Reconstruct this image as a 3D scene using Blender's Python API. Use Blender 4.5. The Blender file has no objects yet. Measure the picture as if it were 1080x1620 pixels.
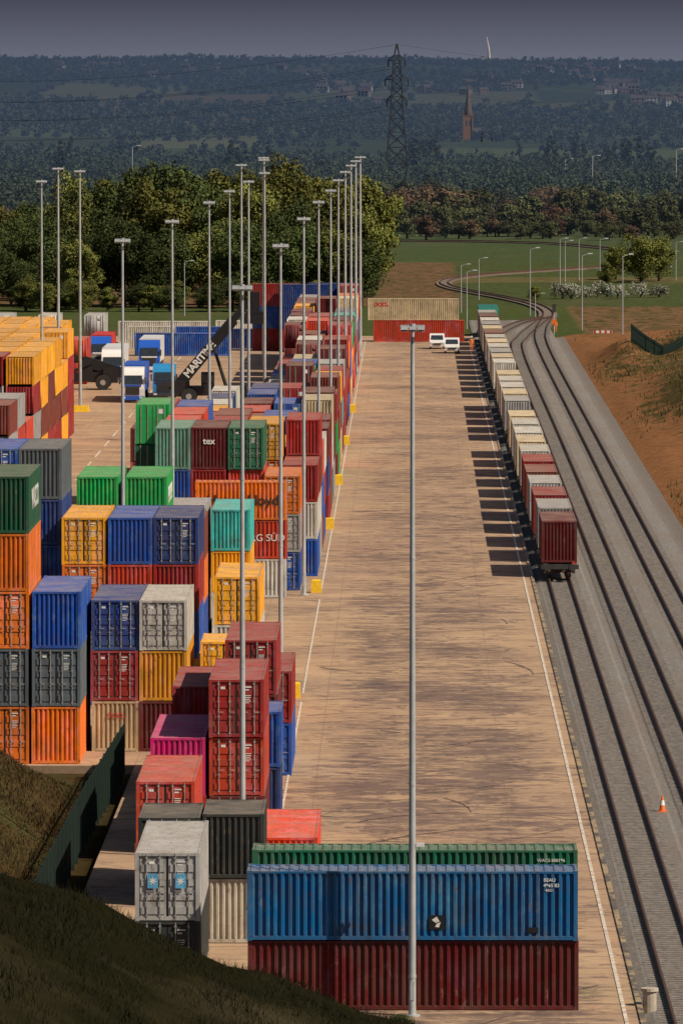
import bpy, math, random
import numpy as np
from mathutils import Vector, Matrix
random.seed(7); np.random.seed(7)
SC=bpy.context.scene
COL=SC.collection
R=math.radians
# ---------------------------------------------------------------- materials
def newmat(name):
    m=bpy.data.materials.new(name); m.use_nodes=True
    nt=m.node_tree; b=nt.nodes['Principled BSDF']
    return m,nt,b
def L(nt,a,b): nt.links.new(a,b)
def mixrgb(nt,fac,a,b,mode='MIX'):
    n=nt.nodes.new('ShaderNodeMix'); n.data_type='RGBA'; n.blend_type=mode
    for s,v in ((0,fac),(6,a),(7,b)):
        if isinstance(v,bpy.types.NodeSocket): L(nt,v,n.inputs[s])
        else: n.inputs[s].default_value = v if s==0 else (v[0],v[1],v[2],1)
    return n.outputs[2]
def ramp(nt,fac,stops):
    n=nt.nodes.new('ShaderNodeMapRange'); n.clamp=True
    L(nt,fac,n.inputs[0]); n.inputs[1].default_value=stops[0]; n.inputs[2].default_value=stops[1]
    n.inputs[3].default_value=stops[2]; n.inputs[4].default_value=stops[3]
    return n.outputs[0]
def math_(nt,op,a,b=None):
    n=nt.nodes.new('ShaderNodeMath'); n.operation=op
    for i,v in enumerate((a,b)):
        if v is None: continue
        if isinstance(v,bpy.types.NodeSocket): L(nt,v,n.inputs[i])
        else: n.inputs[i].default_value=v
    return n.outputs[0]
def noise(nt,scale,detail=4,vec=None,rough=.6):
    n=nt.nodes.new('ShaderNodeTexNoise'); n.inputs['Scale'].default_value=scale; n.inputs['Detail'].default_value=detail
    n.inputs['Roughness'].default_value=rough
    if vec is not None: L(nt,vec,n.inputs['Vector'])
    return n.outputs[0]
def pos(nt,scale=(1,1,1)):
    g=nt.nodes.new('ShaderNodeNewGeometry')
    m=nt.nodes.new('ShaderNodeMapping'); m.inputs['Scale'].default_value=scale
    L(nt,g.outputs['Position'],m.inputs['Vector']); return m.outputs[0]
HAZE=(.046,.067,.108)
def paint_haze(m,y0=1500.,k=2500.,mx=.94,hz=HAZE):
    """painted aerial perspective: a blue haze glow is mixed into the surface with its distance down the valley (world Y)"""
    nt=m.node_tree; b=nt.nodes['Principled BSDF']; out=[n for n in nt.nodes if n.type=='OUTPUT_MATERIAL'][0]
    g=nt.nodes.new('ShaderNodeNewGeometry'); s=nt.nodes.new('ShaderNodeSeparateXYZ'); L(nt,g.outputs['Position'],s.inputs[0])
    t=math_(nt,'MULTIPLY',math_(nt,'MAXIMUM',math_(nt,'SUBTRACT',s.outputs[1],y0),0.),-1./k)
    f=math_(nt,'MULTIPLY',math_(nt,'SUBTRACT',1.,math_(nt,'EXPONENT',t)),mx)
    e=nt.nodes.new('ShaderNodeEmission'); e.inputs[0].default_value=(*hz,1); e.inputs[1].default_value=1  # self-glowing haze colour blended into the material, no air volume in the scene
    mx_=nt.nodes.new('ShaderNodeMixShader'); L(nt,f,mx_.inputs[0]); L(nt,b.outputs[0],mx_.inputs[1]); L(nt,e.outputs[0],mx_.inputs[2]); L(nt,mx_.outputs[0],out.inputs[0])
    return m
def simple(name,c,rough=.6,metal=0,var=.25,scale=3.0,haze=False):
    m,nt,b=newmat(name)
    n=noise(nt,scale,5,pos(nt))
    f=ramp(nt,n,(.3,.7,0,1))
    L(nt,mixrgb(nt,f,[x*(1-var) for x in c],[min(1,x*(1+var)) for x in c]),b.inputs['Base Color'])
    b.inputs['Roughness'].default_value=rough; b.inputs['Metallic'].default_value=metal
    if haze: paint_haze(m)
    return m

def paint_mat(name,attr=False):
    m,nt,b=newmat(name)
    if attr:
        a=nt.nodes.new('ShaderNodeAttribute'); a.attribute_name='Col'; base=a.outputs['Color']
    else:
        o=nt.nodes.new('ShaderNodeObjectInfo'); base=o.outputs['Color']
    p=pos(nt)
    # sun-faded patches: paler, slightly shifted hue
    hv=nt.nodes.new('ShaderNodeHueSaturation'); L(nt,base,hv.inputs['Color']); hv.inputs['Hue'].default_value=.475; hv.inputs['Saturation'].default_value=.8; hv.inputs['Value'].default_value=1.25
    nf=noise(nt,1.0,5,pos(nt,(.9,.9,.5)),.7)
    base=mixrgb(nt,ramp(nt,nf,(.5,.68,0,.7)),base,hv.outputs[0])
    n1=noise(nt,.8,5,p)
    c=mixrgb(nt,ramp(nt,n1,(.38,.72,0,.4)),base,(.11,.085,.07))
    n2=noise(nt,1.0,6,pos(nt,(4.2,4.2,.3)),.75)
    c=mixrgb(nt,ramp(nt,n2,(.5,.68,0,.62)),c,(.045,.035,.03))
    n3=noise(nt,2.6,8,p,.8)
    c=mixrgb(nt,ramp(nt,n3,(.575,.65,0,.8)),c,(.14,.05,.022))
    n6=noise(nt,1.0,6,pos(nt,(2.2,2.2,.9)),.75)
    c=mixrgb(nt,ramp(nt,n6,(.58,.72,0,.28)),c,(.45,.4,.34))
    g=nt.nodes.new('ShaderNodeNewGeometry'); s=nt.nodes.new('ShaderNodeSeparateXYZ'); L(nt,g.outputs['Normal'],s.inputs[0])
    up=ramp(nt,s.outputs[2],(.6,.9,0,1))
    n4=noise(nt,.6,8,p,.72)
    mu=math_(nt,'MULTIPLY',up,ramp(nt,n4,(.32,.64,.05,.65)))
    c=mixrgb(nt,mu,c,(.3,.245,.2))
    L(nt,c,b.inputs['Base Color']); b.inputs['Roughness'].default_value=.6
    b.inputs['Specular IOR Level'].default_value=.25
    return m
M_PAINT=paint_mat('container_paint'); M_PAINTA=paint_mat('container_paint_vertex',True)
M_GASKET=simple('door_gasket',(.03,.03,.03)); M_BAR=simple('galvanised_bar',(.34,.33,.32),.5,.2)
M_WHITE=simple('white_marking',(.72,.72,.69)); M_GALV=simple('galvanised_steel',(.42,.44,.46),.5,.15,.15,1.5)
M_BLACK=simple('black_rubber',(.02,.02,.02),.8); M_DARK=simple('dark_steel',(.04,.037,.035),.6,.0)
M_MACH=simple('black_machine_paint',(.012,.012,.014),.5,0,.2)
M_GLASS=simple('window_glass',(.03,.04,.05),.1); M_YEL=simple('yellow_paint',(.8,.5,.02),.6,0,.15)
M_RED=simple('red_paint',(.5,.035,.025)); M_ORG=simple('orange_paint',(.8,.16,.02),.6,0,.1)
M_WP=simple('white_vehicle_paint',(.74,.74,.74),.3,0,.04); M_BP=simple('blue_vehicle_paint',(.02,.1,.5),.3,0,.08)
M_LB=simple('light_blue_vehicle_paint',(.03,.24,.5),.3,0,.08); M_SKYB=simple('pale_blue_logo',(.1,.36,.6))
M_LAMP=simple('lamp_glass',(.7,.7,.68),.2); M_SKIN=simple('skin',(.5,.3,.22)); M_HIVIS=simple('hi_vis_orange',(.9,.22,.03),.8)
M_CONC=simple('concrete_block',(.42,.36,.3),.9,0,.3,1.2); M_GRN=simple('dark_green_fence_paint',(.005,.022,.016),.8)
M_STONE=simple('church_stone',(.2,.11,.075),.9); M_SLATE=simple('slate_roof',(.05,.055,.07),.8)
paint_haze(M_STONE,1400,7000); paint_haze(M_SLATE,1400,6000)
M_SPIRE=simple('spire_stone',(.1,.075,.07),.9); paint_haze(M_SPIRE,1400,9000)
M_RAIL=simple('rail_steel',(.11,.055,.038),.5,.3); M_SLEEP=simple('concrete_sleeper',(.2,.18,.165),.9,0,.45,4)
M_PYL=simple('pylon_steel',(.012,.014,.018),.8); paint_haze(M_PYL,1400,14000)
M_LIVGRN=simple('loco_green',(.02,.16,.12),.4)
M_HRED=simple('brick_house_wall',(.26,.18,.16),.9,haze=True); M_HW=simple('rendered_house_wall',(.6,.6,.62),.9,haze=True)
M_HR=simple('house_roof',(.11,.08,.075),.9,haze=True); M_WT=simple('turbine_white',(.8,.78,.7),.5,0,.03); paint_haze(M_WT,1400,14000)

# ---------------------------------------------------------------- mesh helpers
class MB:
    def __init__(s): s.v=[]; s.f=[]; s.m=[]
    def face(s,pts,m=0):
        i=len(s.v); s.v+= [tuple(p) for p in pts]; s.f.append(tuple(range(i,i+len(pts)))); s.m.append(m)
    def box(s,x0,x1,y0,y1,z0,z1,m=0):
        i=len(s.v)
        s.v+=[(x0,y0,z0),(x1,y0,z0),(x1,y1,z0),(x0,y1,z0),(x0,y0,z1),(x1,y0,z1),(x1,y1,z1),(x0,y1,z1)]
        for q in ((0,3,2,1),(4,5,6,7),(0,1,5,4),(1,2,6,5),(2,3,7,6),(3,0,4,7)):
            s.f.append(tuple(i+k for k in q)); s.m.append(m)
    def hexa(s,b,t,m=0):
        i=len(s.v); s.v+=[tuple(p) for p in b]+[tuple(p) for p in t]
        for q in ((0,3,2,1),(4,5,6,7),(0,1,5,4),(1,2,6,5),(2,3,7,6),(3,0,4,7)):
            s.f.append(tuple(i+k for k in q)); s.m.append(m)
    def cyl(s,p0,p1,r0,r1=None,n=8,m=0):
        if r1 is None: r1=r0
        p0=Vector(p0); p1=Vector(p1); d=(p1-p0).normalized()
        a=d.orthogonal().normalized(); b=d.cross(a)
        i=len(s.v)
        for p,r in ((p0,r0),(p1,r1)):
            for k in range(n):
                t=2*math.pi*k/n; s.v.append(tuple(p+a*math.cos(t)*r+b*math.sin(t)*r))
        for k in range(n):
            s.f.append((i+k,i+(k+1)%n,i+n+(k+1)%n,i+n+k)); s.m.append(m)
        s.f.append(tuple(i+k for k in reversed(range(n)))); s.m.append(m)
        s.f.append(tuple(i+n+k for k in range(n))); s.m.append(m)
    def prism(s,prof,x0,x1,m=0):
        n=len(prof); i=len(s.v)
        s.v+=[(x0,y,z) for y,z in prof]+[(x1,y,z) for y,z in prof]
        for k in range(n):
            s.f.append((i+k,i+(k+1)%n,i+n+(k+1)%n,i+n+k)); s.m.append(m)
        s.f.append(tuple(i+k for k in reversed(range(n)))); s.m.append(m)
        s.f.append(tuple(i+n+k for k in range(n))); s.m.append(m)
    def mesh(s,name,mats,smooth=False):
        me=bpy.data.meshes.new(name); me.from_pydata(s.v,[],s.f)
        for m in mats: me.materials.append(m)
        if len(mats)>1: me.polygons.foreach_set('material_index',s.m)
        if smooth: me.polygons.foreach_set('use_smooth',[True]*len(s.f))
        me.update(); return me
def obj(name,me,loc=(0,0,0),rot=(0,0,0),parent=None,label=None,cat=None,group=None,kind=None,color=None,scale=None):
    o=bpy.data.objects.new(name,me); COL.objects.link(o)
    o.location=loc; o.rotation_euler=rot
    if scale is not None: o.scale=scale if hasattr(scale,'__len__') else (scale,)*3
    if parent: o.parent=parent
    if label: o['label']=label
    if cat: o['category']=cat
    if group: o['group']=group
    if kind: o['kind']=kind
    if color: o.color=(color[0],color[1],color[2],1)
    return o
def text_mesh(body,size,mat,off=.0,space=1.0):
    cu=bpy.data.curves.new('t','FONT'); cu.body=body; cu.size=size; cu.offset=off*size; cu.extrude=.004; cu.space_character=space
    cu.align_x='CENTER'; cu.align_y='CENTER'
    ob=bpy.data.objects.new('t',cu); COL.objects.link(ob)
    dg=bpy.context.evaluated_depsgraph_get(); dg.update()
    me=bpy.data.meshes.new_from_object(ob.evaluated_get(dg))
    bpy.data.objects.remove(ob); me.materials.clear(); me.materials.append(mat); me.name='lettering'
    return me
def sm(a,b,x):
    t=np.clip((x-a)/(b-a),0,1); return t*t*(3-2*t)

# ---------------------------------------------------------------- ground
def vn(x,y):
    return (np.sin(x*1.0+1.3*np.sin(y*.7))+np.sin(y*1.3+1.7*np.sin(x*.6)+1)+np.sin((x+y)*.77+2))/3
def gz(X,D):
    X=np.asarray(X,float); D=np.asarray(D,float)
    cr=np.interp(X,[-60,-13.25,-10.6,-9.16,-6.5,-4.46,-1.8,-.57,3,6.5,40],[14,8.5,7.75,7.0,5.6,5.0,4.0,3.6,1.8,-.4,-.4])
    cr=cr+ .16*vn(X*1.7,D*.2)*(X<5)
    zf=np.where(D<235,cr+.09*(235-D),-.4+(cr+.4)*(1-sm(235,260,D)))
    zl=-.4+np.minimum(9,.62*np.maximum(0,-15.3-X)+.12*vn(X*2.,D*.3))*(1-sm(345,364,D))*sm(-100,235,D)
    zr=-.4+(.55*sm(21,22.5,X)+np.minimum(4,.11*np.maximum(0,X-22)))*sm(235,280,D)*(1-sm(960,1050,D))+3.0*np.exp(-((X-34)/6.5)**2-((D-760)/70)**2)+2.4*np.exp(-((X-26.8)/2.2)**2-((D-905)/25)**2)+2.*np.exp(-((X-37)/4)**2-((D-905)/25)**2)
    zr=zr+(.15*vn(X*.9,D*.13)+.12*vn(X*2.3+4,D*.4))*sm(22,24,X)
    z=np.maximum(np.maximum(zf,zl),zr)
    hill=62*sm(3200,8200,D)+ (5*vn(X/90,D/700)+3*vn(X/37+3,D/300))*sm(2600,6500,D)
    return z+hill-.02*np.maximum(0,D-8200)
xs=list(np.arange(-75,75.1,1.5)); x=75.
while x<400: x+=8; xs=[-x]+xs+[x]
while x<6000: x*=1.06; xs=[-x]+xs+[x]
ds=list(np.arange(-60,400,3.))+list(np.arange(400,1750,6.)); d=1750.
while d<13000: ds.append(d); d*=1.008
GX,GD=np.meshgrid(np.array(xs),np.array(ds)); GZ=gz(GX,GD)
nx=len(xs); ny=len(ds)
idx=np.arange(nx*ny).reshape(ny,nx)
F=np.stack([idx[:-1,:-1],idx[:-1,1:],idx[1:,1:],idx[1:,:-1]],-1).reshape(-1,4)
def npmesh(name,V,F,mats,smooth=False):
    me=bpy.data.meshes.new(name); V=np.asarray(V,np.float32).reshape(-1,3); F=np.asarray(F,np.int32)
    me.vertices.add(len(V)); me.vertices.foreach_set('co',V.ravel())
    k=F.shape[1]; me.loops.add(F.size); me.loops.foreach_set('vertex_index',F.ravel())
    me.polygons.add(len(F)); me.polygons.foreach_set('loop_start',np.arange(0,F.size,k,dtype=np.int32))
    me.polygons.foreach_set('loop_total',np.full(len(F),k,dtype=np.int32))
    for m in mats: me.materials.append(m)
    if smooth: me.polygons.foreach_set('use_smooth',np.ones(len(F),bool))
    me.update(calc_edges=True); me.validate(); return me
gme=npmesh('ground',np.stack([GX,GD,GZ],-1),F,[],True)
C=np.zeros((ny,nx,3)); A_=np.zeros((ny,nx,1))
C[:]=(.07,.09,.03)
def setc(mask,c): C[mask]=c
setc(GD<366,(.011,.012,.005))
setc((GD<368)&(GX<-13.8)&(GD>250),(.075,.048,.02))
nn=vn(GX/5.,GD/30.)
rb=(GX>20.5)&(GD>230)&(GD<1010)
setc(rb,(.30,.14,.065))
A_[...,0]=np.where(rb,np.clip(.42+.34*nn+.9*np.exp(-((GX-36)/7)**2-((GD-740)/110)**2)-.25*(GX<24),0,1),0)
A_[...,0]=np.where((GD<368)&(GX<-13.8)&(GD>250),.5,A_[...,0])
setc((GD>=1010)&(GD<1150)&(GX<60),(.075,.10,.034))
m_=(GD>=1010)&(GD<1250)&(GX>24); setc(m_,(.22,.125,.07)); A_[m_]=.5
m_=(GD>=1150)&(GD<1440)&(GX<14); setc(m_,(.2,.115,.07)); A_[m_]=.48
m_=(GD>=1150)&(GD<1440)&(GX>=8); setc(m_,(.075,.10,.04)); A_[m_]=.38
m_=(GD>=1290)&(GD<1330)&(GX>=9); setc(m_,(.15,.13,.06)); A_[m_]=.4
m_=(GD>=1440)&(GD<1720); setc(m_,(.07,.10,.046)); A_[m_]=.32
def fieldid(X,D):
    fx=np.floor(X/95+ .8*vn(X/300,D/900)); fy=np.floor((D-1700)/360+.5*vn(X/160,D/700))
    h=np.modf(np.abs(np.sin(fx*12.99+fy*78.2)*43758.5))[0]; return fx,fy,h
fx,fy,h=fieldid(GX,GD)
pal=np.array([(.07,.11,.045),(.05,.075,.035),(.15,.16,.08),(.15,.11,.075),(.045,.065,.035),(.10,.13,.055)])
far=GD>=1720
C[far]=pal[(h*6).astype(int)%6][far]
ca=gme.color_attributes.new('Col','FLOAT_COLOR','POINT')
ca.data.foreach_set('color',np.concatenate([C,A_],-1).astype(np.float32).ravel())
m,nt,b=newmat('ground_soil_and_grass')
a=nt.nodes.new('ShaderNodeAttribute'); a.attribute_name='Col'
ng=noise(nt,.45,8,pos(nt,(1,.5,1)),.75)
thr=math_(nt,'ADD',math_(nt,'SUBTRACT',ng,.72),math_(nt,'MULTIPLY',a.outputs['Alpha'],.5))
gm=ramp(nt,thr,(0,.07,0,.85))
c=mixrgb(nt,gm,a.outputs['Color'],(.07,.068,.026))
n1=noise(nt,.9,9,pos(nt),.78)
c=mixrgb(nt,ramp(nt,n1,(.38,.6,.55,0)),c,(.02,.016,.008))
n7=noise(nt,.06,4,pos(nt,(1,.4,1)))
c=mixrgb(nt,ramp(nt,n7,(.5,.7,0,.3)),c,(.13,.1,.06))
L(nt,c,b.inputs['Base Color']); b.inputs['Roughness'].default_value=1; b.inputs['Specular IOR Level'].default_value=0
bp=nt.nodes.new('ShaderNodeBump'); bp.inputs['Strength'].default_value=.6; bp.inputs['Distance'].default_value=.25
L(nt,noise(nt,2.0,9,pos(nt),.75),bp.inputs['Height']); L(nt,bp.outputs[0],b.inputs['Normal'])
paint_haze(m)
gme.materials.append(m)
obj('ground',gme,kind='structure')

# concrete pad
m,nt,b=newmat('yard_concrete')
p=pos(nt)
s=nt.nodes.new('ShaderNodeSeparateXYZ'); L(nt,p,s.inputs[0])
n1=noise(nt,.14,6,pos(nt,(.8,1.0,1)),.65)
c=mixrgb(nt,ramp(nt,n1,(.38,.62,0,1)),(.49,.335,.21),(.36,.24,.16))
bay=nt.nodes.new('ShaderNodeTexWhiteNoise'); bay.noise_dimensions='1D'; L(nt,math_(nt,'FLOOR',math_(nt,'DIVIDE',s.outputs[1],7.0)),bay.inputs['W'])
c=mixrgb(nt,ramp(nt,bay.outputs['Value'],(0,1,0,.25)),c,(.28,.19,.135))
mask=noise(nt,.06,5,pos(nt,(1.3,1,1)),.65)
cen=math_(nt,'ABSOLUTE',math_(nt,'SUBTRACT',s.outputs[0],1.4))
cenm=ramp(nt,cen,(3.5,6.4,1,.0))
near=ramp(nt,s.outputs[1],(360,780,1,.5))
lane=math_(nt,'MULTIPLY',cenm,near)
dn=nt.nodes.new('ShaderNodeTexNoise'); dn.inputs['Scale'].default_value=.25; dn.inputs['Detail'].default_value=3; L(nt,p,dn.inputs['Vector'])
dv=nt.nodes.new('ShaderNodeVectorMath'); dv.operation='SCALE'; L(nt,dn.outputs['Color'],dv.inputs[0]); dv.inputs['Scale'].default_value=4.
av=nt.nodes.new('ShaderNodeVectorMath'); av.operation='ADD'; L(nt,p,av.inputs[0]); L(nt,dv.outputs[0],av.inputs[1])
mp_=nt.nodes.new('ShaderNodeMapping'); mp_.inputs['Scale'].default_value=(.3,1.0,1); L(nt,av.outputs[0],mp_.inputs['Vector'])
n2=noise(nt,1.0,10,mp_.outputs[0],.8)
t2=math_(nt,'ADD',math_(nt,'ADD',n2,math_(nt,'MULTIPLY',lane,.085)),math_(nt,'MULTIPLY',math_(nt,'SUBTRACT',mask,.5),.5))
c=mixrgb(nt,ramp(nt,t2,(.53,.63,0,.78)),c,(.115,.078,.075))
mp2=nt.nodes.new('ShaderNodeMapping'); mp2.inputs['Scale'].default_value=(.8,.4,1); L(nt,av.outputs[0],mp2.inputs['Vector'])
n3=noise(nt,1.0,8,mp2.outputs[0],.76)
t3=math_(nt,'ADD',n3,math_(nt,'MULTIPLY',lane,.06))
c=mixrgb(nt,ramp(nt,t3,(.57,.67,0,.65)),c,(.08,.058,.06))
n5=noise(nt,3.,7,pos(nt,(.6,1,1)),.82)
c=mixrgb(nt,ramp(nt,n5,(.48,.68,0,.4)),c,(.11,.08,.072))
def joint(out,period,w):
    pp=math_(nt,'PINGPONG',out,period/2)
    return ramp(nt,pp,(w*.5,w,1,0))
c=mixrgb(nt,math_(nt,'MULTIPLY',joint(s.outputs[1],7.0,.2),.4),c,(.12,.085,.07))
c=mixrgb(nt,math_(nt,'MULTIPLY',joint(s.outputs[0],4.6,.04),.35),c,(.16,.11,.09))
L(nt,c,b.inputs['Base Color']); b.inputs['Roughness'].default_value=.85; b.inputs['Specular IOR Level'].default_value=.2
M_PAD=m
mb=MB(); mb.box(-13.8,8.4,261,364,-.6,0); mb.box(-78,8.4,364.002,1000,-.6,0)
obj('yard_pavement',mb.mesh('yard_pavement',[M_PAD]),kind='structure')
m,nt,b=newmat('tyre_marks'); n=noise(nt,1.2,6,pos(nt))
L(nt,mixrgb(nt,ramp(nt,n,(.42,.6,0,1)),(.075,.052,.05),(.25,.175,.135)),b.inputs['Base Color']); b.inputs['Roughness'].default_value=.9
M_TYRE=m
mb=MB()
for k in range(190):
    cx=random.uniform(-6,7.5); cy=278+330*random.random()**1.7; rr=random.uniform(6,24); a0=random.choice([random.uniform(.9,2.0),random.uniform(4.0,5.2),random.uniform(0,6.28)]); sp=random.uniform(.3,.8)
    w=random.uniform(.025,.06); n=14; pts=[]
    for i in range(n+1):
        t=a0+sp*i/n; pts.append((cx+math.cos(t)*rr*.5,cy+math.sin(t)*rr*1.0))
    for i in range(n):
        (x0,y0),(x1,y1)=pts[i],pts[i+1]
        if min(x0,x1)<-5.6 or max(x0,x1)>7.4: continue
        dx,dy=x1-x0,y1-y0; l=math.hypot(dx,dy); px,py=-dy/l*w,dx/l*w
        zz=.005+k*.00012
        mb.face([(x0-px,y0-py,zz),(x0+px,y0+py,zz),(x1+px,y1+py,zz),(x1-px,y1-py,zz)])
obj('tyre_marks',mb.mesh('tyre_marks',[M_TYRE]),kind='structure')
m,nt,b=newmat('road_paint'); n=noise(nt,1.5,7,pos(nt),.7)
L(nt,mixrgb(nt,ramp(nt,n,(.42,.62,0,1)),(.74,.68,.58),(.42,.31,.23)),b.inputs['Base Color']); M_LINE=m
mb=MB()
for y0,y1 in ((331,402),(408,483),(492,980)): mb.box(-6.06,-5.95,y0,y1,.001,.03)
mb.box(7.84,7.98,262,985,.001,.03)
for y in np.arange(470,980,20): mb.box(-29.1,-28.95,y,y+12,.001,.03)
obj('painted_lines',mb.mesh('painted_lines',[M_LINE]),kind='structure')
m,nt,b=newmat('kerb_concrete'); n=noise(nt,1.,5,pos(nt,(1,.6,1)))
L(nt,mixrgb(nt,ramp(nt,n,(.45,.55,0,1)),(.38,.28,.16),(.12,.1,.08)),b.inputs['Base Color'])
mb=MB(); 
for y in np.arange(255,1000,3.0): mb.box(8.41,8.62,y,y+2.9,-.6,.07)
obj('platform_kerb',mb.mesh('platform_kerb',[m]),kind='structure')
m,nt,b=newmat('ballast_gravel')
n=noise(nt,4.,7,pos(nt),.85); n2=noise(nt,.2,4,pos(nt,(1,.25,1)))
c=mixrgb(nt,ramp(nt,n,(.36,.64,0,1)),(.1,.095,.092),(.33,.305,.285))
sx_=nt.nodes.new('ShaderNodeSeparateXYZ'); L(nt,pos(nt),sx_.inputs[0])
rusty=math_(nt,'PINGPONG',math_(nt,'SUBTRACT',sx_.outputs[0],10.4),1.8)
c=mixrgb(nt,ramp(nt,rusty,(.5,1.2,.32,0)),c,(.1,.068,.05)); c=mixrgb(nt,ramp(nt,n2,(.42,.65,0,.45)),c,(.2,.15,.115))
L(nt,c,b.inputs['Base Color']); b.inputs['Roughness'].default_value=1; b.inputs['Specular IOR Level'].default_value=.1
bp=nt.nodes.new('ShaderNodeBump'); bp.inputs['Strength'].default_value=.9; bp.inputs['Distance'].default_value=.1; L(nt,n,bp.inputs['Height']); L(nt,bp.outputs[0],b.inputs['Normal'])
M_BAL=m
mb=MB(); prof=[8.65,9.0,12.1,12.3,15.8,16.1,19.2,20.0,21.2]; pz=[-.3,-.19,-.19,-.27,-.19,-.19,-.19,-.24,-.12]
for y0,y1,k0 in ((240,1000,9),(1000,1075,8)):
    for i in range(k0-1):
        mb.face([(prof[i],y0,pz[i]),(prof[i+1],y0,pz[i+1]),(prof[i+1],y1,pz[i+1]),(prof[i],y1,pz[i])])
obj('ballast_bed',mb.mesh('ballast_bed',[M_BAL]),kind='structure')
def catmull(P,n=14):
    out=[]; P=[P[0]]+P+[P[-1]]
    for i in range(1,len(P)-2):
        p0,p1,p2,p3=[np.array(q,float) for q in P[i-1:i+3]]
        for k in range(n):
            t=k/n; out.append(.5*((2*p1)+(-p0+p2)*t+(2*p0-5*p1+4*p2-p3)*t*t+(-p0+3*p1-3*p2+p3)*t**3))
    out.append(np.array(P[-2],float)); return out
def ribbon(mb,pts,off0,off1,z0,z1,m=0):
    A=[]
    for i,p in enumerate(pts):
        q=pts[min(i+1,len(pts)-1)]-pts[max(i-1,0)]; q=q/np.linalg.norm(q); nrm=np.array([q[1],-q[0]])
        A.append((p+nrm*off0,p+nrm*off1))
    for i in range(len(A)-1):
        (a,c),(a2,c2)=A[i],A[i+1]
        mb.hexa([(a[0],a[1],z0),(c[0],c[1],z0),(c2[0],c2[1],z0),(a2[0],a2[1],z0)],[(a[0],a[1],z1),(c[0],c[1],z1),(c2[0],c2[1],z1),(a2[0],a2[1],z1)],m)
curve=[(20.6,1088),(21.0,1120),(19.4,1155),(15.5,1190),(10.8,1222),(7.4,1250),(6.0,1278),(7.2,1305),(11.5,1330),(18,1350),(27,1372),(37.3,1400),(45,1450),(47,1500),(42,1560),(27,1615),(-5.5,1640),(-40,1650)]
tracks=[[(10.4,240),(10.4,700),(10.4,960),(12.2,1010),(16,1060),(20.2,1086)],
        [(14.0,240),(14.0,700),(14.0,940),(15.5,1000),(18.2,1050),(20.4,1088)],
        [(17.6,240),(17.6,700),(17.6,950),(18.6,1030)]+curve]
for k,tr in enumerate(tracks):
    pts=catmull(tr)
    e=bpy.data.objects.new('railway_track',None); COL.objects.link(e); e['kind']='structure'
    e['label']='rusty steel railway track on concrete sleepers in grey ballast'; e['category']='railway track'; e['group']='railway tracks beside the yard'
    for o0 in (-.76,.68):
        mb=MB(); ribbon(mb,pts,o0,o0+.08,-.1,.06); ribbon(mb,pts,o0-.03,o0+.11,-.12,-.09)
        obj('rail',mb.mesh('rail',[M_RAIL]),parent=e)
    mb=MB(); acc=0; step=.68
    for i in range(len(pts)-1):
        a_,b_=pts[i],pts[i+1]; l=np.linalg.norm(b_-a_)
        if a_[1]>1090: break
        q=(b_-a_)/l; nr=np.array([q[1],-q[0]]); t=acc
        while t<l:
            c0=a_+q*t
            p_=[c0-nr*1.25-q*.12,c0+nr*1.25-q*.12,c0+nr*1.25+q*.12,c0-nr*1.25+q*.12]
            mb.hexa([(u[0],u[1],-.3) for u in p_],[(u[0],u[1],-.165) for u in p_]); t+=step
        acc=t-l
    o=obj('sleepers',mb.mesh('sleepers',[M_SLEEP]),parent=e); o['kind']='stuff'
M_FB=simple('far_ballast',(.15,.115,.09),1,0,.3,.5)
mb=MB(); ribbon(mb,catmull(curve),-1.4,1.4,-.42,-.16)
obj('far_ballast_bed',mb.mesh('far_ballast_bed',[M_FB]),kind='structure')

# ---------------------------------------------------------------- containers
def corr(mb,y0,y1,xo,z0,z1,depth,pitch,axis='x',m=0):
    n=max(1,int(round((y1-y0)/pitch))); P=(y1-y0)/n; prof=[]
    for i in range(n):
        a=y0+i*P; prof+=[(a,0),(a+P*.34,0),(a+P*.48,1),(a+P*.86,1)]
    prof.append((y1,0))
    for i in range(len(prof)-1):
        (a,da),(b_,db)=prof[i],prof[i+1]
        if axis=='x': q=[(xo+da*depth,a,z0),(xo+db*depth,b_,z0),(xo+db*depth,b_,z1),(xo+da*depth,a,z1)]
        elif axis=='y': q=[(a,xo+da*depth,z0),(b_,xo+db*depth,z0),(b_,xo+db*depth,z1),(a,xo+da*depth,z1)]
        else: q=[(z0,a,xo+da*depth),(z1,a,xo+da*depth),(z1,b_,xo+db*depth),(z0,b_,xo+db*depth)]
        mb.face(q,m)
W=2.438; HW=W/2
KIT={}
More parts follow.
